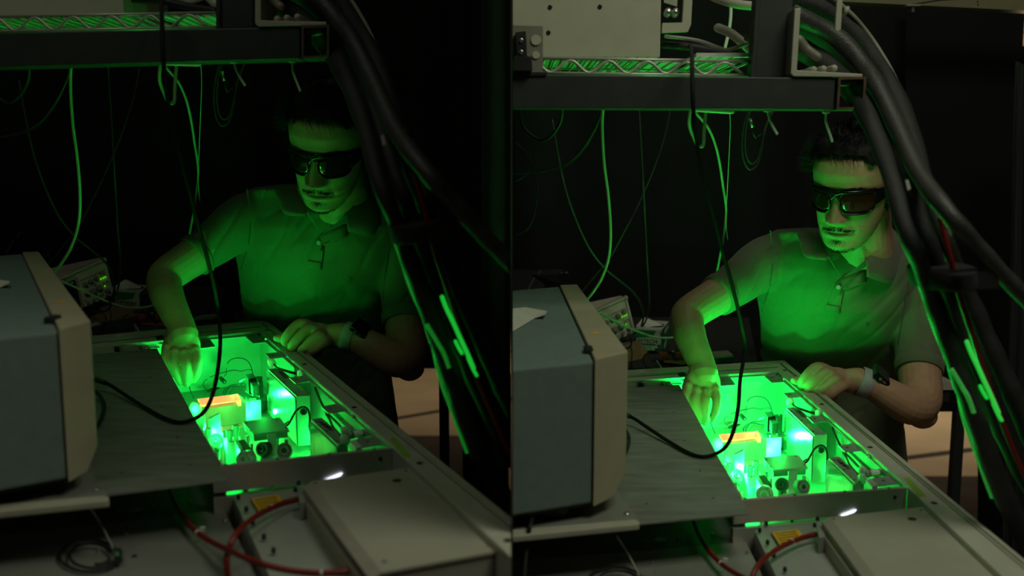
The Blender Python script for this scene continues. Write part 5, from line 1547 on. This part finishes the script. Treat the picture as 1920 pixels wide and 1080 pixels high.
    for f in fl:
        w = A(f)
        parts.append(tube(spline(w, 4), [x * K for x in (11, 11, 10.8, 10.6, 10.4, 10.1, 9.8, 9.6, 9.5, 9.3, 9.1, 8.9, 8.6, 8.3, 8, 7.6, 7)], 12, round_ends=True))
    parts.append(tube(spline(A([(605, 640, 1.878), (572, 640, 1.885), (545, 636, 1.882), (526, 634, 1.876), (519, 634, 1.873)]), 4), [x * K for x in (13, 13, 12.5, 12, 11.5, 11, 10.5, 10.3, 10, 9.8, 9.6, 9.4, 9, 8.6, 8.2, 7.8, 7)], 12, round_ends=True))
    g = remesh(merge(*parts), 0.0021, 2, 0.5)
    obj('body', g, 'skin', root, smooth=True)
    bvh = BVHTree.FromPolygons([tuple(p) for p in hg[0]], hg[1])
    # ---------------- nails on the resting thumb and the reaching fingers
    for f in fing[:3]:
        p = mp(f[3][0], f[3][1] - 3, f[3][2] - 0.0085)
        obj('nail', ellipsoid(p, (.0042, .0012, .006), None, 10, 6), 'nail', root, smooth=True)
    # ---------------- face details in head space
    rnd = random.Random(11)
    def roots(n, test, region):
        out = []
        while len(out) < n:
            x, z = region(rnd)
            h = bvh.ray_cast(V((x, .25, z)), V((0, -1, 0)))
            if h[0] is not None and test(h[0]):
                out.append((h[0], h[1]))
        return out
    yes = lambda p: True
    def put(nm, geo, m='hair', par=root, **k):
        return obj(nm, xf(geo, head_m), m, par, **k)
    # lips
    def patch(zf, x0, n=22):
        vs_, fs = [], []
        for i in range(n + 1):
            x = -x0 + 2 * x0 * i / n
            e = max(0.0, 1 - (x / x0) ** 2)
            a, c = zf(x, e)
            for k in range(4):
                z = a + (c - a) * k / 3
                h = bvh.ray_cast(V((x, .25, z)), V((0, -1, 0)))
                vs_.append(h[0] + V((0, .0007 + .0006 * math.sin(k / 3 * math.pi), 0)))
        for i in range(n):
            for k in range(3):
                fs.append((i * 4 + k, (i + 1) * 4 + k, (i + 1) * 4 + k + 1, i * 4 + k + 1))
        return vs_, fs
    put('lip', patch(lambda x, e: (-.0705, -.0705 + .0065 * e ** .6 - .0012 * math.exp(-(x / .004) ** 2)), .0225), 'lip', smooth=True)
    put('lip', patch(lambda x, e: (-.0712 - .0075 * e ** .7, -.0712), .0215), 'lip', smooth=True)
    fwd = lambda p: V((0, .5, -.6))
    mst = roots(300, lambda p: True, lambda r: (lambda x: (x, -.0565 - abs(x) * .20 - r.uniform(0, .0062)))(math.copysign(r.uniform(.0015, .031), r.uniform(-1, 1))))
    put('moustache', strands(bvh, mst, rnd, lambda p: .0048, lambda p: V((math.copysign(.5, p.x), .2, -.9)), .00021, 2, jitter=.2, lift=.25))
    go = roots(80, yes, lambda r: (r.gauss(0, .0055), -.0865 - abs(r.gauss(0, .0030))))
    go += roots(240, yes, lambda r: (lambda x: (x, -.106 - .0085 * r.random() + abs(x) * .20))(r.uniform(-.030, .030)))
    put('goatee', strands(bvh, go, rnd, lambda p: .0045, fwd, .0002, 2, jitter=.2, lift=.3))
    br = roots(300, yes, lambda r: (lambda x: (x, .0155 + .005 * (1 - ((abs(x) - .034) / .022) ** 2) + r.uniform(-.0028, .0028)))(math.copysign(r.uniform(.013, .055), r.uniform(-1, 1))))
    put('eyebrow', strands(bvh, br, rnd, lambda p: .0065, lambda p: V((math.copysign(1, p.x), .0, .25)), .00032, 2, jitter=.15, lift=.15))
    # hair: a close cap plus many swept locks
    def hairline(x, y):
        """lowest z of the hair for a point of the head"""
        if y > .035:
            return .0745 - .012 * math.exp(-((abs(x) - .052) / .012) ** 2) - max(0, abs(x) - .058) * 2.2 + .0025 * noise.noise(V((x * 90, 3.1, 0)))
        if y > .012:
            return -.030 + (y - .012) / .023 * .075 if y > .022 else -.034
        if y > -.028:
            return .016
        return -.062 + max(0, -y - .05) * 0.0
    cap, cf = [], []
    nz, na = 90, 180
    for j in range(nz + 1):
        z = -.066 + .186 * j / nz
        for i in range(na):
            a = 2 * math.pi * i / na
            h = bvh.ray_cast(V((0, -.005, min(z, .105))), V((math.cos(a), math.sin(a), max(0, z - .105) * 90)).normalized())
            p, n = (h[0], h[1]) if h[0] is not None else (V((0, 0, .118)), V((0, 0, 1)))
            if n.dot(p - V((0, -.005, 0))) < 0:
                n = -n
            thick = .004 + .009 * max(0, min(1, (p.z - .02) / .06)) + .0025 * noise.noise(p * 60)
            cap.append((p, n, thick, p.z > hairline(p.x, p.y)))
    vs_, idx = [], {}
    for j in range(nz):
        for i in range(na):
            q = [j * na + i, j * na + (i + 1) % na, (j + 1) * na + (i + 1) % na, (j + 1) * na + i]
            if all(cap[k][3] for k in q):
                f = []
                for k in q:
                    if k not in idx:
                        idx[k] = len(vs_)
                        vs_.append(cap[k][0] + cap[k][1] * cap[k][2])
                    f.append(idx[k])
                cf.append(tuple(f))
    tops = [k for k in idx if k // na == nz]
    if tops:
        cf.append(tuple(idx[k] for k in sorted(tops)))
    hair = [(vs_, cf)]
    rts = []
    while len(rts) < 5200:
        a, z = rnd.uniform(0, 2 * math.pi), rnd.uniform(-.06, .122)
        h = bvh.ray_cast(V((0, -.005, min(z, .085))), V((math.cos(a), math.sin(a), max(0, z - .085) * 60 * rnd.random())).normalized())
        if h[0] is None:
            continue
        p, n = h[0], h[1]
        if n.dot(p - V((0, -.005, 0))) < 0:
            n = -n
        if p.z > hairline(p.x, p.y) - .0005:
            rts.append((p, n))
    def ln(p):
        return .010 if p.z < .025 else (.017 if p.y > .045 and p.z < .088 else (.030 if p.y > -.02 else .022))
    def sw(p):
        if p.z < .03:
            return V((0, -.25, -.9))
        if p.x > .05:
            return V((.55, .25, .1))
        if p.y > .045 and p.z < .09:
            return V((-.5, .55, -.10))
        return V((-.55, .35, .30)) if p.y > -.01 else V((-.25, -.25, .15))
    hair.append(strands(bvh, rts, rnd, ln, sw, .00075, 4, droop=.12, jitter=.34, lift=.7))
    # a few long strands falling on the forehead
    fr = roots(16, yes, lambda r: (r.uniform(-.05, .058), .076 + r.uniform(-.004, .004)))
    hair.append(strands(bvh, fr, rnd, lambda p: .026, lambda p: V((-.55, .35, -.75)), .00040, 4, droop=.5, jitter=.2, lift=.5))
    put('hair', merge(*hair), 'hair', smooth=True)
    # ---------------- laser goggles (a thing of their own, worn by the man)
    gp = lambda ph, z, o=0.0: V(((.0795 + o) * math.sin(ph), (.1135 + o) * math.cos(ph) - .012, z - .010 * math.cos(ph) * 0))
    gl = thing('laser_goggles', 'black wraparound laser goggles worn by the man', 'goggles', head_m @ V((0, .10, -.01)))
    gs = lambda geo: xf(geo, head_m)
    def strip(ph0, ph1, top, bot, n=24, m_=5, th=.0022, o=0.0):
        vs_, fs = [], []
        for s in (0, 1):
            for i in range(n + 1):
                ph = ph0 + (ph1 - ph0) * i / n
                a, c = top(ph), bot(ph)
                for k in range(m_ + 1):
                    z = c + (a - c) * k / m_
                    bow = .0025 * math.sin(k / m_ * math.pi)
                    vs_.append(gp(ph, z, o + bow - (th if s else 0)))
        N = (n + 1) * (m_ + 1)
        W = m_ + 1
        for i in range(n):
            for k in range(m_):
                a = i * W + k
                fs.append((a, a + 1, a + W + 1, a + W))
                fs.append((N + a, N + a + W, N + a + W + 1, N + a + 1))
        for i in range(n):
            for k in (0, m_):
                a, c = i * W + k, (i + 1) * W + k
                fs.append((a, c, N + c, N + a))
        for i in (0, n):
            for k in range(m_):
                a = i * W + k
                fs.append((a, a + 1, N + a + 1, N + a))
        return vs_, fs
    mid = .50
    lt = lambda ph: .0135 - .004 * ((abs(ph) - mid) / .36) ** 2
    lb = lambda ph: -.0035 - .0245 * max(0.0, 1 - ((abs(ph) - mid) / .40) ** 4) ** .5
    for s in (-1, 1):
        obj('lens', gs(strip(s * .13, s * .89, lt, lb)), 'lens', gl, smooth=True)
        loop = []
        for i in range(21):
            ph = .125 + (.895 - .125) * i / 20
            loop.append(gp(s * ph, lt(ph) + .001, .001))
        for i in range(21):
            ph = .895 - (.895 - .125) * i / 20
            loop.append(gp(s * ph, lb(ph) - .001, .001))
        obj('rim', gs(tube(loop + [loop[0]], .0019, 8)), 'goggle', gl, smooth=True)
        # temple arm: deep in front, narrow at the ear
        n, vs_, fs = 14, [], []
        for i in range(n + 1):
            t = i / n
            if t < .45:
                ph = .86 + (1.50 - .86) * t / .45
                c = gp(ph, 0, .002)
            else:
                c0 = gp(1.50, 0, .002)
                c = c0 + V((-.001, -.075 * (t - .45) / .55, 0))
            zt, zbv = .0165 - .001 * t, -.0165 + .0215 * min(1, t / .5) ** .8
            if t > .85:
                zt -= .010 * (t - .85) / .15
                zbv -= .012 * (t - .85) / .15
            for dx in (0, -.0028):
                vs_.append(V((s * (c.x + dx), c.y, zt)))
                vs_.append(V((s * (c.x + dx), c.y, zbv)))
        for i in range(n):
            a = i * 4
            fs += [(a, a + 4, a + 5, a + 1), (a + 2, a + 3, a + 7, a + 6), (a, a + 2, a + 6, a + 4), (a + 1, a + 5, a + 7, a + 3)]
        fs += [(0, 1, 3, 2), (n * 4, n * 4 + 2, n * 4 + 3, n * 4 + 1)]
        tm = obj('temple', gs((vs_, fs)), 'goggle', gl)
        if s < 0:
            a0, a1 = V((-(.0815), -.002, .0085)), V((-(.0815), -.030, .0105))
            obj('print_mark', gs(merge(tube([a0, a0 + V((0, -.005, .0055))], .0006, 6), tube([a0 + V((0, -.005, .0055)), a0 + V((0, -.006, -.001))], .0006, 6), tube([a0 + V((-.0002, -.009, .002)), a0 + V((-.0002, -.028, .004))], .0007, 6))), 'goggle_print', tm)
    obj('brow_bar', gs(strip(-.90, .90, lambda ph: .0185 - .003 * math.exp(-(ph / .12) ** 2), lambda ph: .0105 - .004 * math.exp(-(ph / .10) ** 2), 40, 3, .004, .001)), 'goggle', gl, smooth=True)
    obj('bridge', gs(strip(-.15, .15, lambda ph: .012, lambda ph: -.006 + .010 * math.exp(-(ph / .07) ** 2), 12, 3, .004, .000)), 'goggle', gl, smooth=True)
    # ---------------- polo shirt
    rows = [(830, 470, 752, .10, 2.22, .11), (760, 462, 742, .10, 2.22, .11), (690, 458, 732, .10, 2.22, .115), (640, 456, 726, .10, 2.22, .115), (604, 455, 722, .105, 2.20, .11), (575, 454, 722, .115, 2.165, .10), (540, 450, 730, .122, 2.13, .085), (500, 446, 745, .125, 2.10, .07), (460, 436, 757, .122, 2.085, .06), (425, 434, 758, .112, 2.075, .055),
            (400, 444, 750, .10, 2.07, .05), (382, 450, 737, .088, 2.07, .05), (368, 456, 724, .075, 2.065, .05), (358, 462, 714, .064, 2.055, .045), (351, 476, 705, .056, 2.05, .04), (345, 540, 692, .05, 2.04, .02)]
    vs_, fs = [], []
    n = 48
    for v, x0, x1, dp, y, skw in rows:
        for i in range(n):
            a = 2 * math.pi * i / n
            p = mp((x0 + x1) / 2 + (x1 - x0) / 2 * math.copysign(abs(math.cos(a)) ** .9, math.cos(a)), v, y)
            yy = y + math.sin(a) * dp - skw * math.cos(a)
            vs_.append(mp((x0 + x1) / 2 + (x1 - x0) / 2 * math.copysign(abs(math.cos(a)) ** .9, math.cos(a)), v, yy))
    for j in range(len(rows) - 1):
        for i in range(n):
            i2 = (i + 1) % n
            fs.append((j * n + i, j * n + i2, (j + 1) * n + i2, (j + 1) * n + i))
    fs.append(tuple(range(n)))
    fs.append(tuple((len(rows) - 1) * n + i for i in range(n)))
    torso = (vs_, fs)
    sl = A([(500, 405, 2.11), (462, 412, 2.09), (425, 438, 2.06), (395, 460, 2.035), (371, 477, 2.012)])
    s1 = tube(spline(sl, 4), [x * K for x in (52, 53, 54, 55, 55, 54, 53, 52, 50, 48, 47, 46, 45, 43.5, 42, 41, 40)], 24)
    sr = A([(715, 420, 2.05), (735, 450, 2.04), (752, 500, 2.02), (758, 550, 1.985), (759, 596, 1.945)])
    s2 = tube(spline(sr, 4), [x * K for x in (54, 55, 55, 55, 55, 55, 54, 53, 52, 51, 50, 49, 48, 47, 46, 45, 44)], 24)
    sg = remesh(merge(torso, s1, s2), 0.0042, 8, 0.6)
    # soft folds
    rn = 1.0
    folded = []
    for p in sg[0]:
        d = 0.006 * noise.noise(V((p.x * 17 + p.z * 9, p.y * 6, p.z * 4))) + 0.0045 * (1 - abs(noise.noise(V((p.x * 24 - p.z * 14, p.y * 9, p.z * 7 + 3.3)))) * 2.2) ** 3
        folded.append(p + V((0, d, 0)))
    sgx = (folded, sg[1])
    shirt = obj('polo_shirt', sgx, 'shirt', root, smooth=True)
    sb = BVHTree.FromPolygons([tuple(p) for p in sgx[0]], sgx[1])
    def on(u, v, d=0.002):
        """point on the shirt front under a pixel, lifted towards the viewer"""
        uu, vv = b.man(u, v)
        o = V((0, 0, CAMH))
        r = ray(uu, vv).normalized()
        h = sb.ray_cast(o, r)
        return (h[0] - r * d) if h[0] is not None else PY(uu, vv, 1.95)
    def flat(nm, px, d, m='shirt', sub=6, lift=None):
        """cloth piece draped over the shirt: fan of the outline, with thickness"""
        P2 = []
        for (a, c) in zip(px, px[1:] + px[:1]):
            for k in range(sub):
                P2.append((a[0] + (c[0] - a[0]) * k / sub, a[1] + (c[1] - a[1]) * k / sub))
        cx, cy = sum(p[0] for p in P2) / len(P2), sum(p[1] for p in P2) / len(P2)
        N = len(P2)
        vs_, fs = [], []
        rings = (1.0, .66, .33)
        for s in (0, 1):
            for q in rings:
                for p in P2:
                    vs_.append(on(cx + (p[0] - cx) * q, cy + (p[1] - cy) * q, d + (-.004 if s else 0) + (.0012 if q < 1 and not s else 0)))
            vs_.append(on(cx, cy, d + (-.004 if s else 0) + .0012))
        M_ = 3 * N + 1
        for s in (0, 1):
            o = s * M_
            for r_ in range(2):
                for i in range(N):
                    i2 = (i + 1) % N
                    fs.append((o + r_ * N + i, o + r_ * N + i2, o + (r_ + 1) * N + i2, o + (r_ + 1) * N + i))
            for i in range(N):
                fs.append((o + 2 * N + i, o + 2 * N + (i + 1) % N, o + 3 * N))
        for i in range(N):
            i2 = (i + 1) % N
            fs.append((i, i2, M_ + i2, M_ + i))
        return obj(nm, (vs_, fs), m, shirt, smooth=True)
    # collar: stand around the neck and two folded leaves
    C = lambda l: [mp(*p) for p in l]
    def leaf(nm, top, fold, edge):
        """collar leaf lofted from neck edge over the fold to its free edge"""
        rowsW = [spline(C(r), 6) for r in (top, fold, edge)]
        nn = len(rowsW[0])
        vs_, fs = [], []
        full = []
        for i in range(nn):
            a, f, e = rowsW[0][i], rowsW[1][i], rowsW[2][i]
            full.append([a, a.lerp(f, .6) + V((0, .0, .001)), f, f.lerp(e, .15) + V((0, -.003, -.001)), f.lerp(e, .5) + V((0, -.004, 0)), e])
        for s in (0, 1):
            for r_ in full:
                for p in r_:
                    vs_.append(p + V((0, .0022 * s, -.0008 * s)))
        W = 6
        Nn = nn * W
        for i in range(nn - 1):
            for k in range(W - 1):
                a = i * W + k
                fs += [(a, a + 1, a + W + 1, a + W), (Nn + a, Nn + a + W, Nn + a + W + 1, Nn + a + 1)]
            for k in (0, W - 1):
                a, c = i * W + k, (i + 1) * W + k
                fs.append((a, c, Nn + c, Nn + a))
        for i in (0, nn - 1):
            for k in range(W - 1):
                a = i * W + k
                fs.append((a, a + 1, Nn + a + 1, Nn + a))
        return obj(nm, (vs_, fs), 'shirt', shirt, smooth=True)
    leaf('collar_leaf', [(560, 372, 1.99), (572, 395, 1.945), (588, 418, 1.925), (602, 438, 1.915)], [(555, 350, 1.985), (562, 365, 1.945), (572, 386, 1.92), (576, 396, 1.912)], [(512, 352, 1.975), (522, 376, 1.945), (534, 401, 1.915), (573, 405, 1.905)])
    leaf('collar_leaf', [(692, 372, 2.05), (676, 392, 1.985), (642, 420, 1.94), (604, 438, 1.915)], [(692, 334, 2.045), (684, 352, 1.985), (664, 382, 1.945), (650, 404, 1.93)], [(720, 362, 2.02), (716, 388, 1.975), (701, 441, 1.935), (652, 433, 1.915)])
    # placket
    flat('placket', [(604, 437), (650, 421), (651, 444), (604, 456), (602, 505), (576, 501), (582, 472), (590, 452)], .0045)
    flat('placket_box', [(577, 488), (602, 491), (602, 506), (576, 502)], .0062, sub=4)
    obj('button', lathe([(0, .0045), (.0015, .0045), (.002, .003)], on(598, 455, .008), V((-.1, -1, .1)), 16), 'button', shirt)
    obj('chest_emblem', tube(spline([on(655, 519, .002), on(657, 523, .002), on(656, 527, .002), on(661, 520, .002)], 5), .0007, 6), 'shirt_seam', shirt)
    # seams: armholes, shoulder yoke, sleeve cuffs
    def seam(px, r=.0011):
        obj('seam', tube(spline([on(u, v, .0006) for u, v in px], 5), r, 6), 'shirt_seam', shirt, smooth=True)
    seam([(463, 354), (467, 385), (469, 420), (466, 455), (458, 485), (452, 505)])
    seam([(742, 400), (733, 440), (727, 480), (722, 520), (718, 560)])
    seam([(470, 355), (500, 349), (530, 346), (553, 346)])
    seam([(367, 444), (376, 460), (388, 482), (399, 502)], .0009)
    # sleeve hems as separate bands
    def cuff(a, c, r0, r1):
        p0, p1 = mp(*a), mp(*c)
        d = (p1 - p0)
        obj('cuff', tube([p0, p0 + d * .1, p0 + d * .5, p1 - d * .08, p1], [r0 * K, r0 * K + .0015, (r0 + r1) / 2 * K + .0015, r1 * K + .0015, r1 * K], 32), 'shirt', shirt, auto=0.9)
    cuff((375, 474, 2.016), (363, 482, 2.005), 42.5, 41)
    cuff((759, 590, 1.949), (759.5, 609, 1.933), 45, 43)
    # trousers
    tr = []
    for s in (-1, 1):
        tr.append(tube(spline([mp(630 + s * 62, 810, 2.22 - s * .06), V((mp(630 + s * 80, 800, 2.22).x, 2.13, .6)), V((mp(630 + s * 80, 800, 2.22).x, 2.13, .08))], 4), [.08, .08, .08, .08, .075, .07, .065, .06, .06], 18))
    tr.append(ellipsoid(mp(620, 830, 2.22), (.12, .09, .08), None, 20, 12))
    obj('trousers', remesh(merge(*tr), 0.009, 5), 'jeans', root, smooth=True)
    for s in (-1, 1):
        x = mp(630 + s * 80, 800, 2.22).x
        obj('shoe', remesh(merge(ellipsoid((x, 2.08, .045), (.05, .13, .042), None, 18, 12), ellipsoid((x, 2.14, .07), (.045, .06, .06), None, 14, 10)), .008, 3), 'pouch_black', root, smooth=True)
    # ---------------- watch
    w = thing('wrist_watch', 'dark square smart watch with a pale band on the wrist', 'watch', mp(660, 640, 1.85))
    c, ax = mp(655, 633, 1.86), (mp(680, 642, 1.855) - mp(640, 629, 1.862)).normalized()
    u = V((0, 0, 1)) - ax * ax.z
    u.normalize()
    f = ax.cross(u)
    if f.y > 0:
        f = -f
    nn, vs_, fs = 40, [], []
    for j, (dx, k) in enumerate(((-.012, 1.0), (-.011, 1.06), (.011, 1.06), (.012, 1.0))):
        for i in range(nn):
            a = 2 * math.pi * i / nn
            vs_.append(c + ax * dx + (u * math.cos(a) * .0285 + f * math.sin(a) * .0285) * k)
    for j in range(3):
        for i in range(nn):
            i2 = (i + 1) % nn
            fs.append((j * nn + i, j * nn + i2, (j + 1) * nn + i2, (j + 1) * nn + i))
    obj('band', (vs_, fs), 'watch_band', w, smooth=True)
    nrm = (u * .80 + f * .28 + ax * .35).normalized()
    wc = c + nrm * .0325 + ax * .008
    X = (ax - nrm * ax.dot(nrm)).normalized()
    Yv = nrm.cross(X)
    rot = Matrix((X, Yv, nrm)).transposed()
    obj('case', box(wc, (.036, .041, .0105), rot), 'watch', w, bevel=.003)
    obj('glass', box(wc + nrm * .0053, (.031, .036, .0012), rot), 'watch_glass', w, bevel=.0004)
    side = -Yv if (-Yv).y < 0 else Yv
    obj('crown', lathe([(0, .0032), (.002, .0032), (.0025, .0025)], wc + side * .0205 - X * .004, side, 14), 'steel', w)
    obj('side_button', box(wc + side * .0207 + X * .006, (.008, .0015, .0025), rot), 'steel', w)
# ------------------------------------------------------------------ build both bays
L.green, R.green = 1.02, 3.0
for b in (L, R):
    CUR = b
    for fn in (backdrop, enclosure, optics, instrument, shelf, bench, hanging, bundle, person):
        fn(b)
